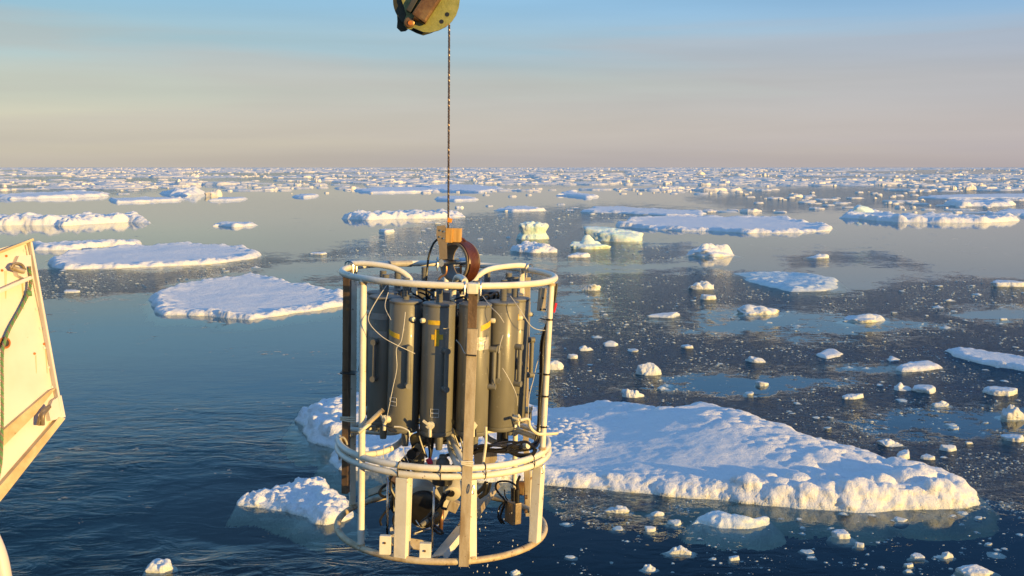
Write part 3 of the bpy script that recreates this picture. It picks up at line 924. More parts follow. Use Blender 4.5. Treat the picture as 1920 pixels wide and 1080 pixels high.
BG = [
    (998, 449, 66, 45, 'mushroom', 'mushroom shaped blue-green berg, undercut on both sides', 'iceberg', 'glacier', 3, 0.7),
    (1150, 453, 118, 36, 'block', 'long smooth blue-green berg with a low flat top', 'iceberg', 'glacier', 5, 0.55),
    (1102, 467, 76, 28, 'lump', 'whitish lumpy berg, nearest of the three beside the frame top', 'iceberg', 'glacier', 9, 0.6),
    (1335, 480, 84, 30, 'cluster', 'layered yellowish berg with a mirrored reflection, below the broad white floes', 'iceberg', 'snow', 12, 0.6),
    (398, 369, 34, 16, 'lump', 'smooth snowy dome in the lead at upper left', 'iceberg', 'snow_far', 15, 0.7),
    (1622, 404, 46, 24, 'peak', 'pointed ice peak standing on the long floe at far right', 'ice peak', 'glacier', 17, 0.6),
    (1822, 357, 22, 14, 'peak', 'tiny sharp berg in the distant pack at far right', 'iceberg', 'snow_far', 18, 0.6),
    (1842, 350, 16, 7, 'lump', 'small rounded berg just behind the tiny sharp berg at far right', 'iceberg', 'snow_far', 19, 0.6),
    (362, 333, 22, 9, 'lump', 'low pale berg in the distant pack at upper left', 'iceberg', 'snow_far', 20, 0.6),
    (1315, 328, 18, 9, 'peak', 'tiny pale berg on the distant pack right of centre', 'iceberg', 'snow_far', 21, 0.6),
    (334, 345, 14, 12, 'peak', 'narrow upright ice block behind the jagged hummock at upper left', 'iceberg', 'snow_far', 22, 0.6),
]
for (px, b, w, h, k, lab, cat, mt, sd, dp) in BG:
    add_solid('iceberg', px, b, w, h, k, lab, cat, mt, sd, 5 if w > 50 else 4, dp)

CH = [
    (1222, 704, 48, 32, 'peak', 'tall angular chunk standing in dark slush above the dip in the largest floe', 101),
    (1185, 746, 40, 22, 'lump', 'crumbly chunk touching the far edge of the largest floe', 102),
    (1322, 543, 54, 20, 'cluster', 'knobbly pale chunk behind the upper slush, left of the half sunken floe', 103),
    (1328, 562, 34, 13, 'slab', 'two-step little slab just below the knobbly pale chunk', 104),
    (1428, 590, 84, 22, 'cluster', 'long heap of broken ice in the slush field below the half sunken floe', 105),
    (1250, 596, 62, 11, 'slab', 'thin straight slab like a plank in the slush right of the frame', 106),
    (1110, 545, 38, 15, 'lump', 'small heap of ice nearest the top right of the instrument frame', 107),
    (1630, 604, 82, 18, 'cluster', 'low jagged heap alone in smooth water right of centre', 108),
    (1418, 679, 38, 14, 'lump', 'small wedge of ice in open slush below the long heap', 109),
    (1430, 724, 24, 12, 'slab', 'round flat chunk straight above the peak of the largest floe', 110),
    (1600, 749, 40, 12, 'slab', 'saddle shaped chunk above the slope of the largest floe', 111),
    (1692, 733, 38, 18, 'lump', 'left one of the pair of stubby chunks below the flat topped chunky floe', 112),
    (1740, 736, 44, 16, 'slab', 'right one of the pair of stubby chunks below the flat topped chunky floe', 113),
    (1772, 763, 40, 12, 'cluster', 'rough chunk in black slush, lower right of the stubby pair', 114),
    (1890, 743, 60, 18, 'slab', 'flat pale slab near the right edge under the long bluish slab', 115),
    (1902, 788, 44, 32, 'cluster', 'big knobbly chunk cut by the right picture edge', 116),
    (1906, 827, 42, 14, 'slab', 'bluish flat chunk at the right edge below the knobbly one', 117),
    (1076, 673, 22, 12, 'slab', 'neat oval chunk right of the frame upright', 118),
    (1097, 658, 24, 13, 'lump', 'pointed little chunk, upper neighbour of the neat oval one', 119),
    (1145, 649, 30, 13, 'peak', 'small cone of ice right of the pointed little chunk', 120),
    (1038, 694, 42, 24, 'peak', 'angular chunk partly hidden behind the right upright of the frame', 121),
    (1290, 653, 24, 8, 'slab', 'small flat chunk above and right of the tall angular chunk', 122),
    (1675, 837, 46, 17, 'lump', 'rough chunk off the upper slope of the largest floe', 123),
    (1697, 861, 28, 20, 'slab', 'blunt chunk almost touching the upper slope of the largest floe', 124),
    (1780, 847, 36, 15, 'slab', 'oval chunk above the tip of the largest floe', 125),
    (1740, 862, 26, 11, 'slab', 'small low chunk between the blunt chunk and the tip of the largest floe', 126),
    (1160, 962, 46, 18, 'lump', 'crescent chunk floating below the near edge of the largest floe, beside the frame', 127),
    (1234, 968, 26, 13, 'peak', 'pointed chunk right of the crescent chunk', 128),
    (1268, 985, 26, 13, 'slab', 'small rounded chunk left of the partly submerged smooth floe', 129),
    (1222, 998, 26, 13, 'slab', 'dull submerged-looking chunk below the pointed chunk', 130),
    (1277, 1040, 44, 22, 'lump', 'greyish chunk in black water under the partly submerged smooth floe', 131),
    (1220, 1071, 26, 15, 'lump', 'bright little chunk near the bottom edge right of the frame', 132),
    (1375, 1052, 26, 12, 'slab', 'dim chunk near the bottom edge below the partly submerged smooth floe', 133),
    (1580, 1010, 36, 18, 'slab', 'blurry pale chunk under the tip side of the largest floe', 134),
    (1612, 1026, 20, 12, 'slab', 'blunt bright chunk lower right of the blurry pale chunk', 135),
    (1724, 1051, 26, 14, 'slab', 'grey translucent chunk left of the round bright one at lower right', 136),
    (1778, 1047, 24, 16, 'lump', 'round bright chunk in black water at lower right', 137),
    (1830, 1080, 62, 24, 'peak', 'pointed bright chunk at the bottom right corner', 138),
    (1706, 1064, 18, 9, 'slab', 'thin bright chip left of the bottom right chunks', 139),
    (296, 1074, 50, 28, 'lump', 'rounded lone chunk in rippled water near the bottom left', 140),
    (966, 1078, 20, 12, 'lump', 'bright chunk at the bottom edge right below the frame', 141),
    (1340, 487, 10, 5, 'lump', 'speck of ice under the layered yellowish berg', 142),
    (725, 436, 32, 9, 'slab', 'small slab afloat left of the cable clamp', 143),
    (1085, 483, 46, 12, 'slab', 'small flat chunk in front of the whitish lumpy berg', 144),
    (1540, 484, 36, 10, 'lump', 'small chunk beside thin dark streaks of slush at right', 145),
    (1895, 538, 60, 14, 'slab', 'low pale chunk at the right edge level with the half sunken floe', 146),
    (128, 549, 30, 7, 'slab', 'small yellow slab right beside the ship panel edge', 147),
    (595, 477, 34, 5, 'slab', 'thin sliver of ice left above the frame top ring', 148),
    (362, 463, 36, 7, 'slab', 'little slab lying behind the long flat floe with the raised end', 149),
    (830, 372, 14, 5, 'lump', 'dark edged speck beside the floe behind the cable', 150),
    (860, 390, 18, 5, 'lump', 'tiny chunk in calm water right of the cable', 151),
]
for (px, b, w, h, k, lab, sd) in CH:
    add_solid('ice_chunk', px, b, w, h, k, lab, 'ice chunk', 'chunk' if b > 520 else 'snow', sd, 5 if w > 38 else 4, 0.75, under=0.5)

# --- countless small pieces: shared templates
TPL = []
KINDS = ['lump', 'slab', 'slab', 'cluster', 'slab']
ADJ = ['rounded', 'flat', 'angular', 'knobbly', 'thin flat']
for i in range(10):
    V, F = solid(KINDS[i % 5], 300 + i, 3)
    TPL.append((V, F))
TPL_ME = [mesh_np('ice_chunk', V, F) for V, F in TPL]
for m_ in TPL_ME: m_.materials.append(M['chunk'])

rnd = random.Random(77)


def in_poly(x, y, poly):
    c = False
    n = len(poly)
    for i in range(n):
        x1, y1 = poly[i]; x2, y2 = poly[(i + 1) % n]
        if (y1 > y) != (y2 > y) and x < (x2 - x1) * (y - y1) / (y2 - y1) + x1: c = not c
    return c


BLOCK = [big] + [f[1] for f in FL] + [[(1378, 508), (1420, 504), (1540, 512), (1577, 526), (1577, 545), (1480, 550), (1400, 524)], [(1295, 945), (1440, 945), (1440, 1003), (1300, 1000)]]
BLOCK += [[(px - w / 2 - 3, b - h), (px + w / 2 + 3, b - h), (px + w / 2 + 3, b + 5), (px - w / 2 - 3, b + 5)] for (px, b, w, h, *_r) in [x[:4] for x in CH] + [x[:4] for x in BG]]


def free(x, y):
    return not any(in_poly(x, y, b) or in_poly(x, y + 5, b) for b in BLOCK)


REG = [
    ('ice chunks scattered in the right-hand slush above the largest floe', 'small chunk', (1050, 1960, 520, 860), 150, (5, 22)),
    ('ice chunks in the black water below the largest floe', 'small wet chunk of ice in black water on the near side of the largest floe', (1060, 1930, 960, 1085), 55, (6, 26)),
    ('ice chunks in the slush around the bergs', 'small white chunk of ice in the slush band around the blue-green bergs', (700, 1330, 400, 478), 42, (5, 22)),
    ('ice chunks in the slush left of the frame', 'small chunk of ice in the slush between the two flat floes beyond the ship panel', (70, 520, 500, 552), 12, (8, 26)),
]
smalls = []
for grp, lab, (xa, xb, ya, yb), n, (sa, sb_) in REG:
    c = 0
    t = 0
    while c < n and t < 20000:
        t += 1
        x, y = rnd.uniform(xa, xb), rnd.uniform(ya, yb)
        if grp.startswith('ice chunks scattered') and y > 760 + (x - 1330) * 0.28 and x < 1860: continue
        if not any(in_poly(x, y, q) for q in SLUSH[:3]) or not free(x, y): continue
        s = sa + (sb_ - sa) * rnd.random() ** 2.6
        if y < 560: s *= 0.75
        c += 1
        smalls.append((x, y, s, grp, lab))
MARKS_NEAR = [(1222, 700, 'the tall angular chunk'), (1185, 742, 'the crumbly chunk touching the largest floe'), (1322, 540, 'the knobbly pale chunk'), (1428, 585, 'the long heap of broken ice'),
              (1250, 595, 'the plank-like slab'), (1110, 545, 'the heap nearest the frame top'), (1630, 600, 'the low jagged heap'), (1480, 540, 'the half sunken floe'), (1600, 745, 'the saddle shaped chunk'),
              (1555, 660, 'the ring shaped pancake'), (1722, 686, 'the flat topped chunky floe'), (1716, 732, 'the stubby pair of chunks'), (1880, 680, 'the long bluish slab'), (1902, 785, 'the big knobbly right-edge chunk'),
              (1780, 845, 'the oval chunk above the floe tip'), (1690, 845, 'the blunt chunk off the floe slope'), (1430, 722, 'the round flat chunk'), (1145, 645, 'the small cone of ice'), (1038, 690, 'the right frame upright')]
MARKS_LOW = [(1160, 960, 'the crescent chunk'), (1370, 970, 'the partly submerged smooth floe'), (1277, 1038, 'the greyish chunk'), (1580, 1008, 'the blurry pale chunk'), (1778, 1045, 'the round bright chunk at lower right'),
             (1830, 1075, 'the bright corner chunk'), (1220, 1068, 'the bright little bottom chunk'), (1820, 950, 'the pointed tip of the largest floe'), (1480, 1060, 'the bottom edge')]
MARKS_MID = [(1000, 430, 'the mushroom shaped berg'), (1150, 440, 'the long blue-green berg'), (1102, 460, 'the whitish lumpy berg'), (960, 460, 'the low crumbly floe'), (725, 434, 'the cable clamp slab'), (860, 440, 'the lifting wheel'),
             (1085, 480, 'the small flat chunk under the bergs'), (975, 392, 'the thin floe over the mushroom berg'), (1260, 470, 'the layered yellowish berg')]
MARKS_LEFT = [(128, 547, 'the small yellow slab by the panel'), (300, 505, 'the long flat floe with raised end'), (300, 540, 'the broad flat floe')]
MARKS_FAR = [(60, 340, 'the left picture edge'), (270, 372, 'the thin long floe at upper left'), (362, 333, 'the low pale distant berg'), (398, 360, 'the snowy dome'), (570, 366, 'the slab alone in the lead'), (750, 355, 'the wide floe left of the cable'),
             (842, 335, 'the winch cable'), (860, 355, 'the wide floe right of the cable'), (1082, 362, 'the tilted angular slab floe'), (1200, 392, 'the rear broad white floe'), (1315, 328, 'the tiny pale berg'), (975, 390, 'the thin floe over the mushroom berg'),
             (1480, 340, 'the flecked dark slush streak'), (1622, 395, 'the pointed ice peak'), (1822, 352, 'the tiny sharp berg'), (1830, 378, 'the hummocky floe at far right'), (1880, 366, 'the very wide flat right-edge floe')]


def where(px, py, marks, ysc=2.0):
    m = min(marks, key=lambda q: (q[0] - px) ** 2 + ((q[1] - py) * ysc) ** 2)
    dx, dy = px - m[0], (py - m[1]) * ysc
    if abs(dx) > abs(dy): w = 'left of' if dx < 0 else 'right of'
    else: w = 'beyond' if dy < 0 else 'in front of'
    return w + ' ' + m[2]


for (x, y, s, grp, lab) in smalls:
    p = sea(x, y)
    m = FPX / math.hypot(p.x, p.y)
    kx = rnd.randrange(10)
    o = bpy.data.objects.new('ice_chunk', TPL_ME[kx])
    COL.objects.link(o)
    hw = s / m / 2
    o.location = (p.x, p.y, -0.02 * rnd.random())
    o.scale = (hw, hw * rnd.uniform(0.6, 1.2), hw * rnd.uniform(0.22, 0.5))
    o.rotation_euler = (0, 0, rnd.uniform(-0.7, 0.7))
    marks = MARKS_NEAR if 'scattered' in grp else MARKS_MID if 'bergs' in grp else MARKS_LEFT if 'left' in grp else MARKS_LOW
    siz = 'tiny' if s < 7 else ('small' if s < 12 else 'fist-like')
    tag(o, siz.replace('fist-like', 'stout') + ' ' + ADJ[kx % 5] + ' ice chunk ' + where(x, y, marks), 'ice chunk', grp)


def stuff_mesh(name, items, tpl, mat, smooth=True):
    """items: (x, y, z, sx, sy, sz, rot, template)"""
    Vs, Fs, off = [], [], 0
    for (x, y, z, sx, sy, sz, r, k) in items:
        V, F = tpl[k]
        c, s = math.cos(r), math.sin(r)
        q = V * np.array([sx, sy, sz])
        q = np.stack([q[:, 0] * c - q[:, 1] * s + x, q[:, 0] * s + q[:, 1] * c + y, q[:, 2] + z], -1)
        Vs.append(q); Fs.append(F + off); off += len(V)
    o = link(name, mesh_np(name, np.vstack(Vs), np.vstack(Fs), smooth), mat)
    return tag(o, kind='stuff')


def tiny_tpl(seed):
    V, F = ico(1)
    V = V * (1 + 0.9 * n3(V, 1.7, seed, 2))[:, None]
    V[:, 2] *= 0.9
    return V, F


TINY = [tiny_tpl(s) for s in range(6)]
items = []
t = 0
while len(items) < 21000 and t < 240000:
    t += 1
    x, y = rnd.uniform(-60, 1990), 395 + 700 * rnd.random() ** 1.15
    if not any(in_poly(x, y, q) for q in SLUSH[:3]): continue
    if any(((x - a) / (r1 * 0.9)) ** 2 + ((y - b) / (r2 * 0.9)) ** 2 < 1 and rnd.random() < 0.86 for (a, b), (r1, r2) in HOLES): continue
    dens = 4.2 * (float(fbm(np.array([x / 75.0]), np.array([y / 22.0]), 4, 3, 0.65)[0]) - 0.40)
    if rnd.random() > dens or not free(x, y): continue
    p = sea(x, y)
    s = (1.0 + 8.0 * rnd.random() ** 6) * math.hypot(p.x, p.y) / FPX / 2
    if y < 520: s *= 0.9
    items.append((p.x, p.y, -0.25 * s, s, s * rnd.uniform(0.5, 1.3), s * rnd.uniform(0.22, 0.6), rnd.uniform(0, 3), rnd.randrange(6)))
o = stuff_mesh('brash_ice', items, TINY, M['chunk'])

# --- distant pack
def far_tpl(seed, nx, ny):
    r = random.Random(seed)
    k = 14
    poly = [((1.0 + r.uniform(-0.3, 0.05)) * math.cos(2 * PI * i / k), (1.0 + r.uniform(-0.3, 0.05)) * math.sin(2 * PI * i / k)) for i in range(k)]
    gx, gy = np.meshgrid(np.linspace(-1.45, 1.45, nx), np.linspace(-1.45, 1.45, ny))
    d = sd_poly(gx, gy, poly)
    inn = np.clip(d, 0, None)
    z = 0.55 * (1 - np.exp(-inn / 0.05)) + 0.30 * np.clip(inn / 0.08, 0, 1) * np.clip(fbm(gx * 2.6 + seed, gy * 2.6, 4, seed) - 0.42, 0, 1) * 2.4 * r.uniform(0.4, 1.3)
    z = np.where(d > 0, z, -0.2)
    keep = d > -0.42
    fm = keep[:-1, :-1] & keep[1:, :-1] & keep[:-1, 1:] & keep[1:, 1:]
    idx = np.arange(nx * ny).reshape(ny, nx)
    F = np.stack([idx[:-1, :-1][fm], idx[:-1, 1:][fm], idx[1:, 1:][fm], idx[1:, :-1][fm]], -1)
    used = np.unique(F)
    mp = np.zeros(nx * ny, np.int64); mp[used] = np.arange(len(used))
    return np.stack([gx.ravel()[used], gy.ravel()[used], z.ravel()[used]], -1), mp[F]


FT = [far_tpl(500 + i, 44, 30) for i in range(12)]
FTL = [far_tpl(600 + i, 19, 12) for i in range(12)]
FT_ME = [mesh_np('ice_floe', V, F) for V, F in FT]
for m_ in FT_ME: m_.materials.append(M['snow_far'])
far = []
t = 0
LEADS = [((620, 378), (260, 15)), ((1200, 375), (230, 10)), ((120, 388), (260, 11)), ((1560, 352), (170, 3)), ((1350, 388), (210, 7)), ((470, 385), (150, 9)), ((1000, 350), (200, 4)), ((1750, 440), (300, 30)), ((550, 400), (300, 14))]
while len(far) < 10500 and t < 300000:
    t += 1
    u = rnd.random()
    y = HZ + 1.3 + 85 * u ** 2.8
    x = rnd.uniform(-420, 2340)
    if y > 358 and rnd.random() > (0.40 if x > 1250 else 0.16): continue
    if any(((x - a) / r1) ** 2 + ((y - b) / r2) ** 2 < 1 for (a, b), (r1, r2) in LEADS): continue
    dens = float(fbm(np.array([x / 260.0]), np.array([y / 3.2]), 3, 8)[0])
    if y > 318 and rnd.random() > np.clip((dens - 0.36) * 4.2, 0.05, 1): continue
    if y > 350 and not free(x, y): continue
    p = sea(x, y)
    dd = math.hypot(p.x, p.y)
    ppm = FPX / dd
    q = (y - HZ)
    wpx = (4 + q * 0.65 * rnd.random() ** 1.3 + 60 * rnd.random() ** 4) * rnd.uniform(0.7, 1.3)
    if y > 358: wpx *= 0.55
    hpx = min(0.9 + q * 0.035, 2.4) * rnd.uniform(0.7, 1.5) * (2.0 if rnd.random() < 0.06 else 1)
    hw = wpx / ppm / 2
    hh = hpx / ppm
    if hh > hw * 0.9: hh = hw * 0.9
    far.append((wpx * hpx, p.x, p.y, hw, hw * rnd.uniform(0.6, 1.1), min(hh, 4.5), rnd.uniform(-0.6, 0.6), rnd.randrange(12), x, y))
far.sort(key=lambda a: -a[0])
# the largest become things, the nearest first
vis = [f for f in far if 0 < f[8] < 1920]
rest = [f for f in far if not (0 < f[8] < 1920)]
for (ar_, x, y, sx, sy, sz, r_, k, px, py) in vis[:262]:
    o = bpy.data.objects.new('ice_floe', FT_ME[k])
    COL.objects.link(o)
    o.location = (x, y, 0)
    o.scale = (sx, sy, sz / 0.75)
    o.rotation_euler = (0, 0, r_)
    wp = sx * 2 * FPX / math.hypot(x, y)
    ad = ('hair-thin' if sz / sx < 0.12 else 'low') if sz / sx < 0.22 else ('hummocky' if sz / sx < 0.5 else 'blocky')
    wd = 'tiny' if wp < 12 else ('small' if wp < 20 else ('long' if wp < 32 else 'wide'))
    row = 'just under the horizon, ' if py < 322 else ('in the dense pack, ' if py < 334 else ('in the loose pack, ' if py < 350 else 'off the pack edge, '))
    tag(o, wd + ' ' + ad + ' floe ' + row + where(px, py, MARKS_FAR, 5.0), 'ice floe', 'floes of the distant pack')
stuff_mesh('pack_ice', [(x, y, 0, sx, sy, sz / 0.75, r_, k) for (_a, x, y, sx, sy, sz, r_, k, px, py) in vis[262:] + rest], FTL, M['snow_far'])

# ================================================================== mesh helpers for the instruments
def frame_from(t, up=Vector((0, 0, 1))):
    t = t.normalized()
    if abs(t.dot(up)) > 0.95: up = Vector((1, 0, 0))
    a = t.cross(up).normalized()
    return a, a.cross(t).normalized()


def smooth_path(pts, n=8):
    """Catmull-Rom through points"""
    P = [Vector(p) for p in pts]
    if len(P) < 3: return P
    out = []
    for i in range(len(P) - 1):
        p0 = P[i - 1] if i > 0 else P[i] * 2 - P[i + 1]
        p1, p2 = P[i], P[i + 1]
        p3 = P[i + 2] if i + 2 < len(P) else P[i + 1] * 2 - P[i]
        for k in range(n):
            t = k / n
            out.append(0.5 * ((2 * p1) + (p2 - p0) * t + (2 * p0 - 5 * p1 + 4 * p2 - p3) * t * t + (3 * p1 - p0 - 3 * p2 + p3) * t ** 3))
    out.append(P[-1])
    return out


class MB:
    def __init__(self):
        self.v, self.f, self.s = [], [], []

    def add(self, vs, fs, smooth=False):
        o = len(self.v)
        self.v += [tuple(v) for v in vs]
        self.f += [tuple(i + o for i in f) for f in fs]
        self.s += [smooth] * len(fs)
        return self

    def tube(self, pts, r, n=10, closed=False, caps=True):
        P = [Vector(p) for p in pts]
        m = len(P)
        rings = []
        a = None
        for i, p in enumerate(P):
            if closed:
                t = P[(i + 1) % m] - P[(i - 1) % m]
            else:
                t = P[min(i + 1, m - 1)] - P[max(i - 1, 0)]
            t.normalize()
            if a is None:
                a, b = frame_from(t)
            else:
                a = (a - t * a.dot(t))
                if a.length < 1e-6: a, b = frame_from(t)
                a.normalize()
                b = a.cross(t).normalized()
            rr = r[i] if isinstance(r, (list, tuple)) else r
            rings.append([p + (a * math.cos(2 * PI * k / n) + b * math.sin(2 * PI * k / n)) * rr for k in range(n)])
        vs = [v for rg in rings for v in rg]
        fs = []
        L = m if closed else m - 1
        for i in range(L):
            j = (i + 1) % m
            for k in range(n):
                k2 = (k + 1) % n
                fs.append((i * n + k, i * n + k2, j * n + k2, j * n + k))
        self.add(vs, fs, True)
        if not closed and caps:
            o = len(self.v) - len(vs)
            self.f += [tuple(o + k for k in range(n))[::-1], tuple(o + (m - 1) * n + k for k in range(n))]
            self.s += [False, False]
        return self

    def cyl(self, a, b, r, n=16, r2=None):
        return self.tube([a, b], [r, r2 if r2 is not None else r], n)

    def box(self, c, size, rot=None, bev=0.0):
        bm = bmesh.new()
        bmesh.ops.create_cube(bm, size=1.0)
        for v in bm.verts: v.co = Vector((v.co.x * size[0], v.co.y * size[1], v.co.z * size[2]))
        if bev:
            bmesh.ops.bevel(bm, geom=list(bm.edges), offset=bev, segments=2, affect='EDGES', profile=0.7)
        bm.verts.index_update()
        c = Vector(c)
        vs = [((rot @ v.co) if rot else v.co) + c for v in bm.verts]
        fs = [[v.index for v in f.verts] for f in bm.faces]
        bm.free()
        return self.add(vs, fs)

    def bar(self, a, b, w, t, up=Vector((0, -1, 0)), bev=0.002):
        """rectangular bar from a to b; w across, t along 'up'"""
        a, b = Vector(a), Vector(b)
        d = (b - a)
        z = d.normalized()
        y = (up - z * up.dot(z)).normalized()
        x = y.cross(z)
        rot = Matrix((x, y, z)).transposed()
        return self.box((a + b) / 2, (w, t, d.length), rot, bev)

    def lathe(self, prof, o=(0, 0, 0), axis=None, n=28, smooth=True):
        """prof: (r, h) list about the axis"""
        o = Vector(o)
        ax = Vector(axis or (0, 0, 1)).normalized()
        a, b = frame_from(ax)
        vs, fs = [], []
        m = len(prof)
        for (r, h) in prof:
            for k in range(n):
                an = 2 * PI * k / n
                vs.append(o + ax * h + (a * math.cos(an) + b * math.sin(an)) * r)
        for i in range(m - 1):
            for k in range(n):
                k2 = (k + 1) % n
                fs.append((i * n + k, i * n + k2, (i + 1) * n + k2, (i + 1) * n + k))
        self.add(vs, fs, smooth)
        return self

    def prism(self, pts, nrm, thick):
        """polygon pts (3D, planar), extruded along nrm"""
        nrm = Vector(nrm).normalized() * thick
        P = [Vector(p) for p in pts]
        m = len(P)
        vs = P + [p + nrm for p in P]
        fs = [tuple(range(m))[::-1], tuple(range(m, 2 * m))] + [(i, (i + 1) % m, m + (i + 1) % m, m + i) for i in range(m)]
        return self.add(vs, fs)

    def mesh(self, name, sharp=True):
        me = bpy.data.meshes.new(name)
        me.from_pydata(self.v, [], self.f)
        me.polygons.foreach_set('use_smooth', self.s)
        bm = bmesh.new(); bm.from_mesh(me)
        bmesh.ops.recalc_face_normals(bm, faces=bm.faces)
        for e in bm.edges:
            if len(e.link_faces) == 2 and e.calc_face_angle(0) > R(42): e.smooth = False
        bm.to_mesh(me); bm.free()
        return me

    def build(self, name, mat, parent=None, loc=None, mw=None):
        return link(name, self.mesh(name), M[mat] if isinstance(mat, str) else mat, parent, loc, mw)


# ================================================================== the rosette water sampler
O_top = PD(842, 513, 5.96)
r_ = ray(828, 982)
O_bot = Vector((0, 0, CAMZ)) + r_ * (O_top.y / r_.y)
ZA = (O_top - O_bot)
LEN = ZA.length
ZA.normalize()
XA = (RGT - ZA * RGT.dot(ZA)).normalized()
YA = ZA.cross(XA)
MR = Matrix.Translation(O_bot) @ Matrix((XA, YA, ZA)).transposed().to_4x4()
MRI = MR.inverted()
ros = empty('water_sampler')
ros.matrix_world = MR
tag(ros, 'cream framed rosette of grey water sampling bottles hanging over the sea on a winch cable', 'water sampler')
CAML = MRI @ Vector((0, 0, CAMZ))
RR = 0.592
TR = 0.0178


def L(px, py, y):
    """local point of the sampler seen at a pixel, on the local plane of depth y"""
    d = (MRI.to_3x3() @ ray(px, py))
    t = (y - CAML.y) / d.y
    return CAML + d * t


def cyl_pt(phi, z, r=RR):
    a = R(phi)
    return Vector((r * math.sin(a), -r * math.cos(a), z))


def phi_at(px, py, r=RR, back=False, z=None):
    """bearing on the ring of radius r of the point seen at column px and height z"""
    x, y = 0, -r * (-1 if back else 1) * 0.7
    for _ in range(12):
        p = L(px, py, y)
        s = max(-1, min(1, p.x / r))
        y = (1 if back else -1) * r * math.sqrt(max(0, 1 - s * s))
    return math.degrees(math.atan2(s, -y / r))


ZMID = None
# height of the middle ring pair from its front pixel row
pm = L(828, 886, -RR)
ZM = pm.z
ZT, ZB = LEN, 0.0


def ring_pts(z, r=RR, n=96):
    return [cyl_pt(360 * k / n, z, r) for k in range(n)]


MB().tube(ring_pts(ZT), TR, 12, True).build('top_ring', 'frame', ros)
MB().tube(ring_pts(ZM + 0.021), TR, 12, True).build('middle_ring', 'frame', ros)
MB().tube(ring_pts(ZM - 0.021, RR + 0.004), TR, 12, True).build('middle_ring', 'frame', ros)
MB().tube(ring_pts(ZB), TR, 12, True).build('bottom_ring', 'frame_dirty', ros)

# grey tape round the back of the top ring
MB().tube([cyl_pt(a, ZT) for a in np.linspace(-150, -138, 8)], TR + 0.002, 12).build('tape', 'greytape', ros)
MB().tube([cyl_pt(a, ZT) for a in np.linspace(206, 210, 4)], TR + 0.003, 12).build('tape', 'greytape', ros)


def upright(p0, p1, z0, z1, phi0, phi1, r=TR, mat='frame', name='upright_tube', rr=RR):
    return MB().tube([cyl_pt(phi0, z0, rr), cyl_pt(phi1, z1, rr)], r, 12).build(name, mat, ros)


upright(0, 0, ZT, ZB, phi_at(681, 528), phi_at(677, 1005), r=0.0185)
upright(0, 0, ZT, ZM, phi_at(1034, 530), phi_at(1017, 840), r=0.0165)
# back uprights
pa, pb = phi_at(663, 510, back=True), phi_at(661, 935, back=True)
MB().bar(cyl_pt(pa, ZT - 0.01), cyl_pt(pb, ZB), 0.036, 0.030, up=Vector((0.3, -1, 0)), bev=0.004).build('upright_bar', 'frame', ros)
MB().bar(cyl_pt(phi_at(979, 505, back=True), ZT), cyl_pt(phi_at(979, 590, back=True), ZT - 0.30), 0.030, 0.030, bev=0.01).build('upright_bar', 'frame', ros)
MB().tube([cyl_pt(160, ZT), cyl_pt(160, ZM)], 0.016, 10).build('upright_tube', 'frame', ros)
MB().tube([cyl_pt(phi_at(966, 800, back=True), ZM + 0.05), cyl_pt(phi_at(964, 950, back=True), ZB)], 0.016, 10).build('upright_tube', 'frame', ros)


def channel(a, b, w, d, t, name, mat, out):
    """U section between a and b: web faces 'out', flanges go inward"""
    a, b = Vector(a), Vector(b)
    z = (b - a).normalized()
    y = (Vector(out) - z * Vector(out).dot(z)).normalized()
    x = y.cross(z)
    m = MB()
    m.bar(a, b, w, t, up=y, bev=0.0012)
    off = -y * (d / 2 + t / 2)
    for s in (-1, 1):
        m.bar(a + x * s * (w / 2 - t / 2) + off, b + x * s * (w / 2 - t / 2) + off, t, d, up=y, bev=0.0012)
    return m.build(name, mat, ros)


# front steel channel: narrow rusty strap above, wider channel below
rf = RR + TR + 0.006
f0, f1 = phi_at(888, 560, rf), phi_at(870, 1045, rf)
zt1 = L(886, 617, -rf * math.cos(R(f0))).z
fm = f0
channel(cyl_pt(f0, zt1, rf), cyl_pt(f1, ZB - 0.02, rf), 0.052, 0.030, 0.005, 'steel_channel', 'steel', (0.10, -1, 0))
channel(cyl_pt(f0, L(886, 553, -rf).z, rf - 0.016), cyl_pt(f0, zt1 + 0.001, rf - 0.016), 0.046, 0.014, 0.004, 'steel_strap', 'steel_brown', (0.10, -1, 0))
# clamp block that holds it to the top ring
cb = cyl_pt(f0, ZT, RR)
m = MB()
m.box(cb + Vector((0, -0.002, -0.012)), (0.060, 0.052, 0.055), None, 0.012)
clampb = m.build('clamp_block', 'frame', ros)


def u_bolt(p, r, drop, name='u_bolt', tang=Vector((1, 0, 0)), parent=ros):
    """U-bolt saddle over a tube at p"""
    pts = []
    nrm = Vector((0, 0, 1)).cross(tang).normalized()
    pts.append(p + nrm * r + Vector((0, 0, -drop)))
    for k in range(9):
        a = PI * k / 8
        pts.append(p + nrm * r * math.cos(a) + Vector((0, 0, r * math.sin(a))))
    pts.append(p - nrm * r + Vector((0, 0, -drop)))
    return MB().tube(pts, 0.0045, 6).build(name, 'chrome', parent)


for dx in (-0.040, 0.040):
    u_bolt(cb + Vector((dx, 0, 0)), 0.026, 0.045)
# left brown steel angle outside the back-left upright
a0 = L(649, 520, -0.06); a1 = L(646, 926, -0.06)
m = MB()
m.bar(a0, a1, 0.036, 0.005, up=Vector((-0.25, -1, 0)), bev=0.001)
m.bar(a0 + Vector((0.017, 0.022, 0)), a1 + Vector((0.017, 0.022, 0)), 0.005, 0.040, up=Vector((-0.25, -1, 0)), bev=0.001)
lc = m.build('steel_angle', 'steel_brown', ros)
for yy in (566, 580):
    q = L(652, yy, -0.066)
    MB().cyl(q, q + Vector((0, -0.008, 0)), 0.011, 6).build('bolt', 'bronze', lc)
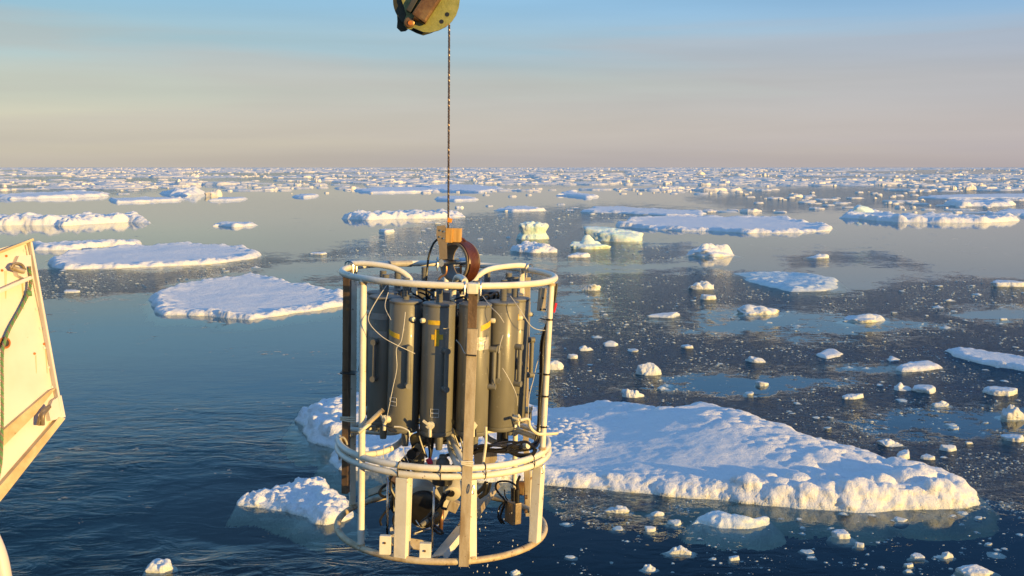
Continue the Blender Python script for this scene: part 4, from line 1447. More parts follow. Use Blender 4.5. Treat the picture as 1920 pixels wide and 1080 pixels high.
# right-hand back channel
a0 = L(990, 520, 0.42); a1 = L(991, 968, 0.42)
m = MB(); m.bar(a0, L(985, 790, 0.42), 0.032, 0.006, bev=0.001)
m.bar(L(985, 790, 0.42), a1, 0.034, 0.007, bev=0.001)
m.bar(L(989, 566, 0.405), L(984, 760, 0.405), 0.036, 0.006, bev=0.001)
rc = m.build('steel_angle', 'steel', ros)
for yy in (572, 586, 648, 690):
    q = L(988, yy, 0.40)
    MB().cyl(q, q + Vector((0, -0.008, 0)), 0.009, 6).build('bolt', 'chrome', rc)
# plate hanging from the ring at right
m = MB()
m.bar(L(1018, 540, -0.05), L(1014, 583, -0.05), 0.046, 0.006, bev=0.002)
hp = m.build('hanging_plate', 'steel', ros)
for (x, y) in ((1018, 559), (1014, 580), (1022, 580)):
    q = L(x, y, -0.055)
    MB().cyl(q, q + Vector((0, -0.006, 0)), 0.006, 6).build('bolt', 'dark', hp)

# lower posts
def post(px0, py0, px1, py1, wpx, name='lower_post', dep=0.03, mat='frame', back=False):
    y0 = phi_at(px0, py0, back=back); y1 = phi_at(px1, py1, back=back)
    a, b = cyl_pt(y0, ZM - 0.04), cyl_pt(y1, ZB + 0.01)
    return MB().bar(a, b, wpx / 335.0, dep, up=(a - Vector((0, 0, a.z))), bev=0.003).build(name, mat, ros)


post(886, 895, 886, 1040, 13)
lp = post(756, 890, 752, 1040, 22, dep=0.045)
a = L(769, 895, -0.53); b = L(764, 1040, -0.53)
MB().bar(a, b, 0.026, 0.006, bev=0.001).build('post_flange', 'frame', ros)
post(1011, 868, 1003, 1000, 20, dep=0.05)
a = L(996, 880, -0.10); b = L(994, 1000, -0.10)
MB().bar(a, b, 0.010, 0.05, bev=0.001).build('post_flange', 'frame', ros)

for (ph, z) in ((phi_at(681, 528), ZT - 0.022), (phi_at(677, 1005), 0.02), (phi_at(1034, 530), ZT - 0.022), (phi_at(1017, 840), ZM + 0.045), (pa, ZT - 0.025), (pb, 0.02), (phi_at(886, 1040), 0.02), (phi_at(752, 1040), 0.02), (phi_at(1003, 1000), 0.02)):
    q = cyl_pt(ph, z)
    MB().lathe([(0.018, -0.008), (0.0225, -0.006), (0.0215, 0.0), (0.0235, 0.005), (0.018, 0.009)], o=q, n=14).build('weld_collar', 'frame_dirty', ros)
# the four C-shaped support arms from the top ring inward, down, and out to the middle ring
def arm(phi, rin, ztop=None, name='support_arm', wig=0.0, zdrop=0.0):
    pts = [cyl_pt(phi, ZT + 0.022, RR - 0.0), cyl_pt(phi, ZT + 0.028, RR - 0.10), cyl_pt(phi, ZT + 0.012, rin + 0.13), cyl_pt(phi, ZT - 0.045, rin + 0.03), cyl_pt(phi, ZT - 0.14, rin),
           cyl_pt(phi + wig, ZM + 0.40, rin), cyl_pt(phi + wig, ZM + 0.16, rin), cyl_pt(phi + wig, ZM + 0.06, rin + 0.05), cyl_pt(phi + wig, ZM + 0.025, rin + 0.14), cyl_pt(phi + wig, ZM + 0.02, RR)]
    return MB().tube(smooth_path(pts, 5), 0.0165, 10).build(name, 'frame', ros)


for ph, ri in ((pa + 4, 0.20), (132, 0.16), (f0 - 4, 0.18), (-172, 0.20)):
    arm(ph, ri)
    q = cyl_pt(ph, ZT, RR)
    tg = Vector((math.cos(R(ph)), math.sin(R(ph)), 0))
    if abs(ph - f0) > 10:
        for s in (-0.024, 0.024):
            u_bolt(q + tg * s * 1.0 + Vector((0, 0, 0.012)), 0.026, 0.055, tang=tg)
# curved arms at the middle ring, seen in front under the bottles
for pts in ([(682, 853), (715, 848), (742, 836), (758, 822), (772, 806)], [(905, 810), (918, 824), (942, 834), (968, 838), (990, 836)], [(845, 806), (850, 830), (860, 850), (872, 872)], [(684, 800), (700, 803), (722, 806)]):
    ys = (-0.42, -0.32, -0.25, -0.18, -0.12) if pts[0][0] < 700 and len(pts) == 5 else ((-0.12, -0.14, -0.16, -0.2, -0.26) if pts[0][0] > 900 else ((-0.2, -0.3, -0.4, -0.5) if len(pts) == 4 else (0.0, 0.05, 0.1)))
    MB().tube(smooth_path([L(x, y, yy) for (x, y), yy in zip(pts, ys)], 6), 0.0165, 10).build('support_arm', 'frame', ros)

# ---------------- the sampling bottles
BR = 0.0860
RB = 0.372
zb_top = L(829, 571, -RB).z - 0.004
zb_bot = L(829, 806, -RB).z
BH = zb_top - zb_bot
HS = BH / 0.70


def wrap_strip(u0, u1, z0, z1, r, slope=0.0, n=14, t=0.0012):
    """a band of tape on the barrel: bearings u0..u1 (deg), heights z0..z1"""
    vs, fs = [], []
    for k in range(n + 1):
        u = u0 + (u1 - u0) * k / n
        dz = slope * (k / n - 0.5)
        for rr, zz in ((r + t, z0), (r + t, z1), (r, z1), (r, z0)):
            p = cyl_pt(u, zz + dz, rr)
            vs.append(p)
    for k in range(n):
        for j in range(4):
            fs.append((k * 4 + j, k * 4 + (j + 1) % 4, (k + 1) * 4 + (j + 1) % 4, (k + 1) * 4 + j))
    fs += [(0, 1, 2, 3), (n * 4 + 3, n * 4 + 2, n * 4 + 1, n * 4)]
    m = MB(); m.add(vs, fs)
    return m


# shared meshes, bottle frame: origin at barrel bottom centre, -y faces outwards
mm = MB()
mm.lathe([(0.0, 0), (BR - 0.004, 0), (BR, 0.006), (BR, BH - 0.006), (BR - 0.004, BH), (0, BH)], n=40)
me_body = mm.mesh('barrel')
me_body.materials.append(M['grey'])
mm = MB()
mm.lathe([(BR - 0.012, BH), (BR + 0.0015, BH), (BR + 0.0025, BH + 0.003), (BR + 0.0025, BH + 0.010), (BR - 0.003, BH + 0.014), (BR - 0.02, BH + 0.015), (0, BH + 0.018)], n=40)
me_cap = mm.mesh('end_cap'); me_cap.materials.append(M['grey_cap'])
mm = MB()
mm.lathe([(BR - 0.01, 0), (BR + 0.002, 0.0), (BR + 0.002, -0.014), (BR - 0.006, -0.024), (0.03, -0.03), (0, -0.03)], n=40)
me_capb = mm.mesh('end_cap'); me_capb.materials.append(M['grey_cap'])
mm = MB()
pr = []
for k in range(14):
    z = BH + 0.014 + k * 0.0085
    pr += [(0.0185, z), (0.0195, z + 0.003), (0.0175, z + 0.006)]
mm.lathe([(0, BH + 0.01)] + pr + [(0, pr[-1][1])], n=16)
me_neck = mm.mesh('lid_stem'); me_neck.materials.append(M['grey_cap'])
mm = MB()
mm.lathe([(0, -0.02), (0.020, -0.022), (0.021, -0.05), (0.020, -0.085), (0.017, -0.108), (0, -0.110)], o=(0.02, 0.0, 0), n=16)
me_drain = mm.mesh('drain_spout'); me_drain.materials.append(M['grey_cap'])
mm = MB()
hz0, hz1 = BH * 0.36, BH * 0.66
for z in (hz0, hz1):
    mm.cyl((0, -BR + 0.01, z), (0, -BR - 0.040, z), 0.0165, 14)
mm.cyl((0, -BR - 0.026, hz0), (0, -BR - 0.026, hz1), 0.012, 12)
me_handle = mm.mesh('handle'); me_handle.materials.append(M['grey_cap'])
mm = MB()
mm.cyl((0, -BR + 0.005, 0.045), (0, -BR - 0.022, 0.045), 0.020, 12)
mm.box((0, -BR - 0.024, 0.045), (0.036, 0.020, 0.034), Matrix.Rotation(R(30), 3, 'Y'), 0.005)
mm.cyl((0, -BR - 0.026, 0.045), (0.002, -BR - 0.028, -0.012), 0.009, 10)
mm.bar((-0.002, -BR - 0.036, 0.052), (-0.036, -BR - 0.036, 0.074), 0.014, 0.006, bev=0.002)
me_valve = mm.mesh('drain_valve'); me_valve.materials.append(M['cream'])
mm = MB()
mm.lathe([(0, 0), (0.0125, 0.002), (0.0135, 0.008), (0.0135, 0.020), (0.011, 0.025), (0, 0.027)], o=(0, -BR + 0.003, BH * 0.885), axis=(0, -1, 0), n=14)
me_knob = mm.mesh('air_vent_knob'); me_knob.materials.append(M['cream'])


def digit8(parent_m, u, z, w=0.022, h=0.020):
    """two stacked outlined rectangles as on the barrels"""
    r = BR + 0.0012
    du = math.degrees(w / BR)
    for zz in (z, z + h * 1.15):
        c = [(u - du, zz), (u + du, zz), (u + du, zz + h), (u - du, zz + h)]
        pts = []
        for (ua, za), (ub, zb2) in zip(c, c[1:] + c[:1]):
            for k in range(4):
                t = k / 4
                pts.append(cyl_pt(ua + (ub - ua) * t, za + (zb2 - za) * t, r))
        parent_m.tube(pts, 0.0014, 4, closed=True)


bottles = []
PHI0 = -4.0
for k in range(12):
    ph = PHI0 + 30 * k
    ph = (ph + 180) % 360 - 180
    c = cyl_pt(ph, zb_bot, RB)
    rot = Matrix.Rotation(R(ph), 4, 'Z')
    b = link('sample_bottle', me_body, parent=ros, mw=Matrix.Translation(c) @ rot)
    link('end_cap', me_cap, parent=b); link('end_cap', me_capb, parent=b)
    link('lid_stem', me_neck, parent=b)
    link('drain_spout', me_drain, parent=b)
    bottles.append((ph, b))
    hrot = {-4: 32, -34: 52, 26: 50, 56: 8, -64: 42, -94: 10}.get(round(ph), 20)
    h_ = link('handle', me_handle, parent=b, mw=Matrix.Rotation(R(hrot), 4, 'Z'))
    vrot = {-4: -8, -34: -20, 26: -20, 56: 15, -64: -30}.get(round(ph), 0)
    link('drain_valve', me_valve, parent=b, mw=Matrix.Rotation(R(vrot), 4, 'Z'))
    link('air_vent_knob', me_knob, parent=b, mw=Matrix.Rotation(R({-4: -52, -34: 64, 26: 62, 56: 40}.get(round(ph), 0)), 4, 'Z'))
bt = {round(p): b for p, b in bottles}
# tape: bearings are in the bottle's own frame (0 = outward)
b3, b2, b4, b5, b1 = bt[-4], bt[-34], bt[26], bt[56], bt[-64]
wrap_strip(-32, 14, BH * 0.86, BH * 0.895, BR).build('yellow_tape', 'yellow', b3)
wrap_strip(-18, 24, BH * 0.745, BH * 0.785, BR, 0.002).build('yellow_tape', 'yellow', b3)
wrap_strip(-5, 10, BH * 0.695, BH * 0.825, BR + 0.001).build('yellow_tape', 'yellow', b3)
wrap_strip(-36, 20, BH * 0.735, BH * 0.775, BR, -0.018).build('yellow_tape', 'yellow', b2)
wrap_strip(-2, 46, BH * 0.83, BH * 0.875, BR, 0.022).build('yellow_tape', 'yellow', b4)
wrap_strip(-52, 36, BH * 0.665, BH * 0.765, BR).build('silver_tape', 'silver', b4)
wrap_strip(20, 50, BH * 0.87, BH * 0.92, BR).build('yellow_tape', 'yellow', b5)
wrap_strip(-80, 80, BH * 0.84, BH * 0.89, BR).build('grey_tape', 'greytape', b1)
wrap_strip(-80, 80, BH * 0.69, BH * 0.745, BR).build('grey_tape', 'greytape', b1)
for bb, u, z in ((b3, 2, BH * 0.13), (b2, 0, BH * 0.185)):
    m = MB(); digit8(m, u, z); m.build('painted_number', 'nylon', bb)
# spare side disc fitting on bottle 5
q = cyl_pt(30, BH * 0.515, BR)
m = MB(); m.cyl(q, q * 1.0 + Vector((q.x, q.y, 0)).normalized() * 0.012, 0.034, 20); m.cyl(q, q + Vector((q.x, q.y, 0)).normalized() * 0.03, 0.012, 12)
m.build('side_fitting', 'grey_cap', b5)
m = MB()
for z in (BH * 0.40, BH * 0.665):
    q = cyl_pt(-62, z, BR - 0.01); d_ = Vector((q.x, q.y, 0)).normalized()
    m.cyl(q, q + d_ * 0.05, 0.015, 12)
q0 = cyl_pt(-62, BH * 0.40, BR + 0.028); q1 = cyl_pt(-62, BH * 0.665, BR + 0.028)
m.cyl(q0, q1, 0.010, 10)
m.build('handle', 'grey_cap', b5)

# carousel trigger hub between the necks and the dark clutter round it
hub = MB().lathe([(0, ZT - 0.28), (0.15, ZT - 0.28), (0.16, ZT - 0.26), (0.16, ZT - 0.20), (0.10, ZT - 0.17), (0.06, ZT - 0.10), (0, ZT - 0.095)], n=32).build('trigger_hub', 'dark', ros)
for k in range(24):
    a = k * 15 + 4
    q = cyl_pt(a, ZT - 0.20, 0.165)
    m = MB()
    m.box(q, (0.016, 0.026, 0.035), Matrix.Rotation(R(a), 3, 'Z'), 0.003)
    m.cyl(q, q + cyl_pt(a, 0.05, 0.03), 0.003, 6)
    m.build('trigger_latch', 'cream' if k % 3 == 0 else 'chrome', hub)
MB().lathe([(0, 0), (0.11, 0), (0.11, ZT - 0.28 - ZM - 0.02), (0, ZT - 0.28 - ZM - 0.02)], o=(0, 0, ZM + 0.02), n=28).build('electronics_housing', 'dark_pvc', ros)
rnd2 = random.Random(5)
for k in range(12):
    a = k * 30 + 10
    q0 = cyl_pt(a, ZT - 0.12, 0.2 + rnd2.uniform(-0.03, 0.05))
    pts = [cyl_pt(a - 20, ZT - 0.17, 0.12), q0, cyl_pt(a + 14, ZT - 0.12 + rnd2.uniform(-0.02, 0.03), 0.28), cyl_pt(a + 22, ZT - 0.22, 0.26)]
    MB().tube(smooth_path(pts, 6), 0.006, 6).build('trigger_cable', 'dark', ros)
for (x, y, s) in ((819, 551, 9), (866, 556, 8), (862, 575, 9), (770, 552, 5), (850, 562, 6)):
    q = L(x, y, -0.22)
    MB().box(q, (s / 340, 0.02, s / 360), Matrix.Rotation(0.3, 3, 'Z'), 0.003).build('trigger_pin', 'cream', ros)

# ---------------- lifting bracket and wheel with the coiled cable
plt = MB()
P_ = [(819, 424), (834, 422), (836, 428), (837, 455), (838, 492), (832, 499), (824, 494), (823, 462), (818, 440)]
plt.prism([L(x, y, -0.05) for x, y in P_], (0.15, 1, 0), 0.014)
brk = plt.build('bracket_plate', 'plate', ros)
m = MB()
c0, c1 = L(836.5, 427.5, -0.055), L(864, 456, -0.055)
m.box((c0 + c1) / 2 + Vector((-0.022, 0.03, 0)), (0.038, 0.06, abs(c0.z - c1.z)), Matrix.Rotation(R(-8), 3, 'Z'), 0.004)
m.box((c0 + c1) / 2 + Vector((0.020, 0.03, 0.002)), (0.044, 0.052, abs(c0.z - c1.z) * 0.96), Matrix.Rotation(R(-8), 3, 'Z'), 0.004)
cbk = m.build('clamp_block', 'brass', ros)
for (x, y) in ((826, 432), (833, 434), (825, 444), (832, 447)):
    q = L(x, y, -0.05)
    MB().cyl(q, q + Vector((0, -0.008, 0)), 0.005, 8).build('bolt', 'chrome', brk)
wc = L(862, 491, 0.0)
wax = Vector((0.68, 0.74, 0.0)).normalized()
RW = 0.108
w0, w1 = -0.05, 0.05
wh = MB().lathe([(RW - 0.010, w0), (RW, w0), (RW + 0.004, w0), (RW + 0.004, w0 + 0.006), (RW, w0 + 0.007), (RW, w1 - 0.007), (RW + 0.004, w1 - 0.006), (RW + 0.004, w1), (RW - 0.010, w1), (RW - 0.010, w0)], o=wc, axis=wax, n=48).build('cable_wheel', 'plate', ros)
m = MB()
a_, b_ = frame_from(wax)
nt = 7
pts = []
for k in range(nt * 36 + 1):
    an = 2 * PI * k / 36
    h = w0 + 0.013 + (w1 - w0 - 0.026) * k / (nt * 36)
    pts.append(wc + wax * h + (a_ * math.cos(an) + b_ * math.sin(an)) * (RW + 0.0065))
m.tube(pts, 0.0066, 8)
m.build('coiled_cable', 'coil', wh)
# axle with shackle pin
ax0, ax1 = wc - wax * 0.13, wc + wax * 0.045
m = MB(); m.cyl(ax0, ax1, 0.014, 16); m.cyl(ax0 - wax * 0.012, ax0 + wax * 0.03, 0.021, 14); m.cyl(wc - wax * 0.02, wc + wax * 0.045, 0.024, 18)
m.build('axle_pin', 'chrome', wh)
for s, q in ((0, wc - wax * 0.105), (1, wc + wax * 0.01)):
    dxx = -0.04 if s == 0 else 0.0
    MB().tube(smooth_path([q, q + Vector((0, 0, -0.06)), q + Vector((dxx, 0, -0.10)), q + Vector((dxx * 1.4, 0.02, -0.26))], 5), 0.0065, 8).build('shackle_leg', 'copper', ros)
# black leads from the clamp
MB().tube(smooth_path([L(823, 446, 0.0), L(812, 458, 0.0), L(804, 480, 0.0), L(801, 505, 0.0), L(799, 530, 0.0), L(800, 560, 0.05)], 8), 0.0062, 8).build('cable_lead', 'dark', ros)
MB().tube(smooth_path([L(856, 443, -0.01), L(868, 448, -0.01), L(878, 459, -0.01), L(884, 472, 0.0)], 8), 0.0062, 8).build('cable_lead', 'coil', ros)

# ---------------- cables, ties, lanyards on the frame
bund = [(1040, 532), (1037, 560), (1031, 595), (1019, 640), (1017, 700), (1012, 760), (1011, 800), (1008, 822), (1000, 835), (975, 836), (940, 833), (905, 838), (885, 842)]
by = [-0.12] * 7 + [-0.14, -0.18, -0.26, -0.34, -0.36, -0.36]
for k, (dx, dy) in enumerate(((0, 0), (3, 2), (-3, 4), (1, -3), (-1, 6), (2, 8))):
    pts = [L(x + dx * (1 + 0.5 * math.sin(i * 1.7 + k)) - (0 if i > 7 else 0), y + (dy if i > 6 else 0) + (4 * math.sin(i * 2.1 + k * 1.3) if i > 7 else 0), yy + 0.008 * k) for i, ((x, y), yy) in enumerate(zip(bund, by))]
    if k > 1: pts = pts[2:]
    MB().tube(smooth_path(pts, 6), 0.0065, 7).build('black_cable', 'dark', ros)
for lp_ in ([(1000, 838), (985, 828), (960, 834), (950, 845), (975, 852), (998, 850), (1002, 838)], [(995, 850), (997, 866), (990, 880)], [(972, 846), (940, 848), (905, 843), (885, 845)],
            [(960, 842), (930, 845), (900, 846), (886, 850)], [(1006, 842), (996, 856), (975, 856), (955, 848)]):
    MB().tube(smooth_path([L(x, y, -0.33) for x, y in lp_], 6), 0.0075, 7).build('black_cable', 'dark', ros)
m = MB(); m.cyl(L(947, 806, -0.22), L(947, 826, -0.22), 0.018, 12); m.cyl(L(947, 826, -0.22), L(946, 838, -0.24), 0.012, 10)
m.build('cable_plug', 'dark', ros)
MB().box(L(1040.5, 577, -0.08), (0.014, 0.006, 0.055), Matrix.Rotation(R(12), 3, 'Y'), 0.002).build('red_tag', 'red', ros)


def tie_ring(p0, p1, r, mat='dark', name='cable_tie', w=0.005):
    """band round a straight member at p0; p1 gives the direction"""
    ax = (Vector(p1) - Vector(p0)).normalized()
    return MB().lathe([(r - 0.002, -w), (r, -w), (r, w), (r - 0.002, w), (r - 0.002, -w)], o=p0, axis=ax, n=14).build(name, mat, ros)


rt0, rt1 = cyl_pt(phi_at(1034, 530), ZT), cyl_pt(phi_at(1017, 840), ZM)
for f in (0.22, 0.53, 0.655, 0.83):
    p = rt0.lerp(rt1, f)
    tie_ring(p, rt1, 0.0195)
    MB().bar(p + Vector((-0.022, -0.01, 0)), p + Vector((-0.05, 0.0, 0.004)), 0.006, 0.004, bev=0.001).build('tie_tail', 'dark', ros)
# ties on the middle ring
for ph in (phi_at(749, 880), phi_at(826, 890), phi_at(908, 885), phi_at(996, 865)):
    q = cyl_pt(ph, ZM, RR + 0.002)
    o_ = Vector((math.sin(R(ph)), -math.cos(R(ph)), 0))
    tg = Vector((math.cos(R(ph)), math.sin(R(ph)), 0))
    pts = [q + o_ * (0.0215 * math.cos(t)) + Vector((0, 0, 0.041 * math.sin(t))) for t in np.linspace(0, 2 * PI, 20)[:-1]]
    MB().tube(pts, 0.0035, 6, closed=True).build('cable_tie', 'dark', ros)
# ties round channels
for (x, y, yy, w, d) in ((647, 699, -0.06, 0.085, 0.09), (883, 666, -0.60, 0.056, 0.04), (988, 732, 0.42, 0.05, 0.02)):
    q = L(x + (6 if x < 700 else 0), y, yy)
    MB().box(q + Vector((0, 0.012, 0)), (w, d, 0.007), Matrix.Rotation(R(3), 3, 'Y'), 0.002).build('cable_tie', 'dark', ros)
# cord lashings
for (x, y, yy, w, d) in ((876, 869, -0.625, 0.062, 0.012), (652, 786, -0.09, 0.085, 0.012)):
    for k in range(3):
        q = L(x, y + (k - 1) * 3.5, yy)
        MB().tube([q + Vector((-w / 2, 0, 0.003 * k)), q + Vector((0, -0.004, 0)), q + Vector((w / 2, 0, -0.002 * k))], 0.0045, 6).build('lashing', 'cream', ros)
# pale nylon lanyards
LAN = [
    [(760, 585, -.47), (757, 612, -.49), (752, 640, -.50), (743, 655, -.50), (744, 690, -.50), (737, 725, -.50), (730, 760, -.50), (724, 790, -.48)],
    [(725, 535, -.33), (708, 560, -.38), (692, 590, -.45), (694, 608, -.48), (715, 630, -.50), (740, 645, -.51), (778, 663, -.49)],
    [(855, 637, -.50), (864, 648, -.50), (870, 660, -.52), (877, 667, -.60)],
    [(905, 555, -.33), (920, 575, -.42), (935, 590, -.46), (945, 605, -.46)],
    [(957, 555, -.30), (975, 580, -.35), (992, 607, -.35), (1005, 617, -.30), (1025, 620, -.16)],
    [(943, 628, -.46), (938, 645, -.47), (935, 662, -.47)],
    [(942, 690, -.45), (955, 712, -.45), (968, 740, -.45), (970, 760, -.42)],
    [(1013, 660, -.16), (1006, 685, -.17), (1000, 712, -.18), (992, 745, -.2), (990, 790, -.2)],
    [(720, 835, -.40), (719, 862, -.40), (720, 885, -.40)],
    [(757, 838, -.35), (757, 848, -.36), (764, 862, -.38), (768, 875, -.45)],
    [(733, 600, -.40), (722, 575, -.36), (728, 548, -.30)],
]
for p_ in LAN:
    MB().tube(smooth_path([L(x, y, yy) for x, y, yy in p_], 6), 0.0021, 5).build('nylon_lanyard', 'nylon', ros)
# cream hoses at right and middle
MB().tube(smooth_path([L(x, y, yy) for x, y, yy in [(975, 788, -.36), (990, 786, -.34), (993, 798, -.32), (1000, 808, -.3), (1012, 814, -.24), (1040, 813, -.16), (1045, 812, -.14)]], 6), 0.0085, 8).build('pale_hose', 'cream', ros)
MB().tube(smooth_path([L(x, y, -.47) for x, y in [(911, 800), (911, 830), (907, 862), (905, 874)]], 6), 0.0075, 8).build('pale_hose', 'cream', ros)
MB().tube(smooth_path([L(x, y, -.46) for x, y in [(739, 800), (752, 801), (766, 808), (768, 818)]], 6), 0.0045, 6).build('pale_hose', 'nylon', ros)
MB().tube(smooth_path([L(x, y, -.46) for x, y in [(718, 768), (700, 785), (684, 800)]], 6), 0.012, 8).build('pale_hose', 'frame_dirty', ros)
MB().tube([L(694, 794, -.46), L(672, 812, -.5)], 0.010, 8).build('pale_hose', 'cream', ros)
# snap shackles hanging on the right post
for (x, y) in ((1017, 880), (887, 918)):
    q = L(x, y, -0.28 if x > 1000 else -0.62)
    pts = [q + Vector((0.0055 * math.sin(t), 0.003 * math.cos(t), 0.024 * math.cos(t))) for t in np.linspace(0, 2 * PI, 14)[:-1]]
    MB().tube(pts, 0.0026, 6, closed=True).build('snap_hook', 'chrome', ros)
# side line hook on the left of the middle ring
MB().tube(smooth_path([L(x, y, -0.12) for x, y in [(637, 862), (634, 840), (635, 825), (643, 820), (650, 830), (652, 850)]], 6), 0.006, 8).build('rope_loop', 'greytape', ros)

# ---------------- instruments in the lower cage
# horizontal beams
m = MB()
channel(L(820, 1043, -0.50), L(868, 985, -0.10), 0.075, 0.03, 0.006, 'cross_beam', 'frame', (-0.5, -0.5, 0.9))
channel(L(868, 985, -0.10), L(925, 905, 0.30), 0.070, 0.03, 0.006, 'cross_beam', 'steel', (-0.5, -0.5, 0.9))
MB().bar(L(728, 1012, -0.45), L(812, 1026, -0.45), 0.06, 0.008, up=Vector((0, -0.6, 0.8))).build('cross_beam', 'frame_dirty', ros)
MB().bar(L(690, 925, 0.10), L(760, 900, 0.10), 0.05, 0.01, up=Vector((0, -0.5, 0.8))).build('cross_beam', 'steel', ros)
MB().bar(L(758, 868, -0.28), L(806, 818, -0.10), 0.050, 0.02, up=Vector((0, -1, 0.3))).build('cross_beam', 'frame_dirty', ros)
MB().bar(L(738, 905, -0.42), L(766, 862, -0.30), 0.04, 0.015, up=Vector((0, -1, 0.3))).build('cross_beam', 'steel_brown', ros)
# bracket lugs welded on the bottom ring
for (xa, xb, ya, yb) in ((712, 733, 1012, 1030), (787, 808, 1026, 1046)):
    a, b = L(xa, ya, -0.575), L(xb, yb, -0.575)
    g_ = MB().box((a + b) / 2, (abs(b.x - a.x), 0.03, abs(a.z - b.z) + 0.05), None, 0.004).build('mounting_lug', 'frame', ros)
    q = L((xa + xb) / 2 - 1, (ya + yb) / 2 - 3, -0.592)
    MB().cyl(q, q + Vector((0, -0.005, 0)), 0.006, 10).build('bolt', 'bronze', g_)
# threaded rods
for (x0, y0, x1, y1, yy) in ((727, 895, 726, 1005, -0.42), (814, 912, 811, 1025, -0.46), (829, 955, 826, 995, -0.20)):
    MB().cyl(L(x0, y0, yy), L(x1, y1, yy), 0.0065 if x0 < 820 else 0.012, 8).build('threaded_rod', 'chrome' if x0 < 820 else 'copper', ros)
# large horizontal pressure case with a black end dome
pc0 = L(795, 955, -0.20)
paxis = Vector((0.10, 0.96, 0.10)).normalized()
MB().lathe([(0.0, 0.02), (0.105, 0.02), (0.128, 0.03), (0.130, 0.05), (0.130, 0.42), (0.0, 0.42)], o=pc0, axis=paxis, n=40).build('pressure_case', 'white_case', ros)
MB().lathe([(0.105, 0.018), (0.104, -0.006), (0.096, -0.012), (0.05, -0.016), (0, -0.017)], o=pc0, axis=paxis, n=40).build('black_end_cap', 'dark', ros)
# vertical grey pressure housings
MB().lathe([(0, 0), (0.035, 0), (0.038, 0.006), (0.038, 0.16), (0.028, 0.165), (0.028, 0.20), (0, 0.2)], o=L(783, 882, -0.10), n=24).build('sensor_housing', 'grey', ros)
m = MB().lathe([(0, 0), (0.050, 0), (0.050, 0.010), (0.038, 0.016), (0.036, 0.05), (0.028, 0.062), (0.022, 0.066), (0.020, 0.085), (0, 0.085)], o=L(830, 882, -0.35), n=24)
m.build('dome_sensor', 'grey_cap', ros)
MB().lathe([(0, -0.06), (0.055, -0.06), (0.055, 0.0), (0, 0.0)], o=L(830, 886, -0.35), n=20).build('sensor_base', 'dark', ros)
MB().lathe([(0, 0), (0.042, 0), (0.046, 0.01), (0.046, 0.20), (0.030, 0.21), (0, 0.21)], o=L(775, 830, -0.12), axis=(0.85, -0.2, 0.4), n=22).build('sensor_housing', 'dark_pvc', ros)
MB().lathe([(0, 0), (0.026, 0), (0.028, 0.01), (0.028, 0.05), (0, 0.05)], o=L(778, 848, -0.28), axis=(-0.3, -1, 0), n=18).build('sensor_cap', 'dark', ros)
# grey pump / modem at right of the case
m = MB().lathe([(0, 0), (0.030, 0), (0.045, 0.008), (0.048, 0.02), (0.048, 0.11), (0.0, 0.115)], o=L(848, 928, -0.38), axis=(-0.1, 0.9, 0.3), n=24)
m.build('sensor_housing', 'white_case', ros)
MB().lathe([(0, -0.004), (0.018, -0.003), (0.020, 0.004), (0, 0.006)], o=L(846, 926, -0.395), axis=(-0.1, 0.9, 0.3), n=16).build('sensor_cap', 'dark', ros)
MB().box(L(850, 948, -0.33), (0.055, 0.05, 0.06), Matrix.Rotation(0.4, 3, 'Y'), 0.006).build('mounting_clamp', 'steel', ros)
MB().box(L(838, 915, -0.30), (0.10, 0.012, 0.05), Matrix.Rotation(-0.5, 3, 'Y'), 0.003).build('mounting_clamp', 'frame_dirty', ros)
MB().cyl(L(820, 985, -0.36), L(776, 1000, -0.45), 0.010, 10).build('sensor_probe', 'chrome', ros)
MB().cyl(L(822, 962, -0.40), L(790, 985, -0.44), 0.014, 10).build('sensor_probe', 'grey', ros)
MB().cyl(L(780, 975, -0.42), L(788, 988, -0.44), 0.005, 8).build('sensor_probe', 'chrome', ros)
MB().lathe([(0, 0), (0.034, 0), (0.036, 0.01), (0.036, 0.035), (0, 0.035)], o=L(742, 996, -0.25), axis=(0.2, -0.8, 0.5), n=20).build('sensor_housing', 'white_case', ros)
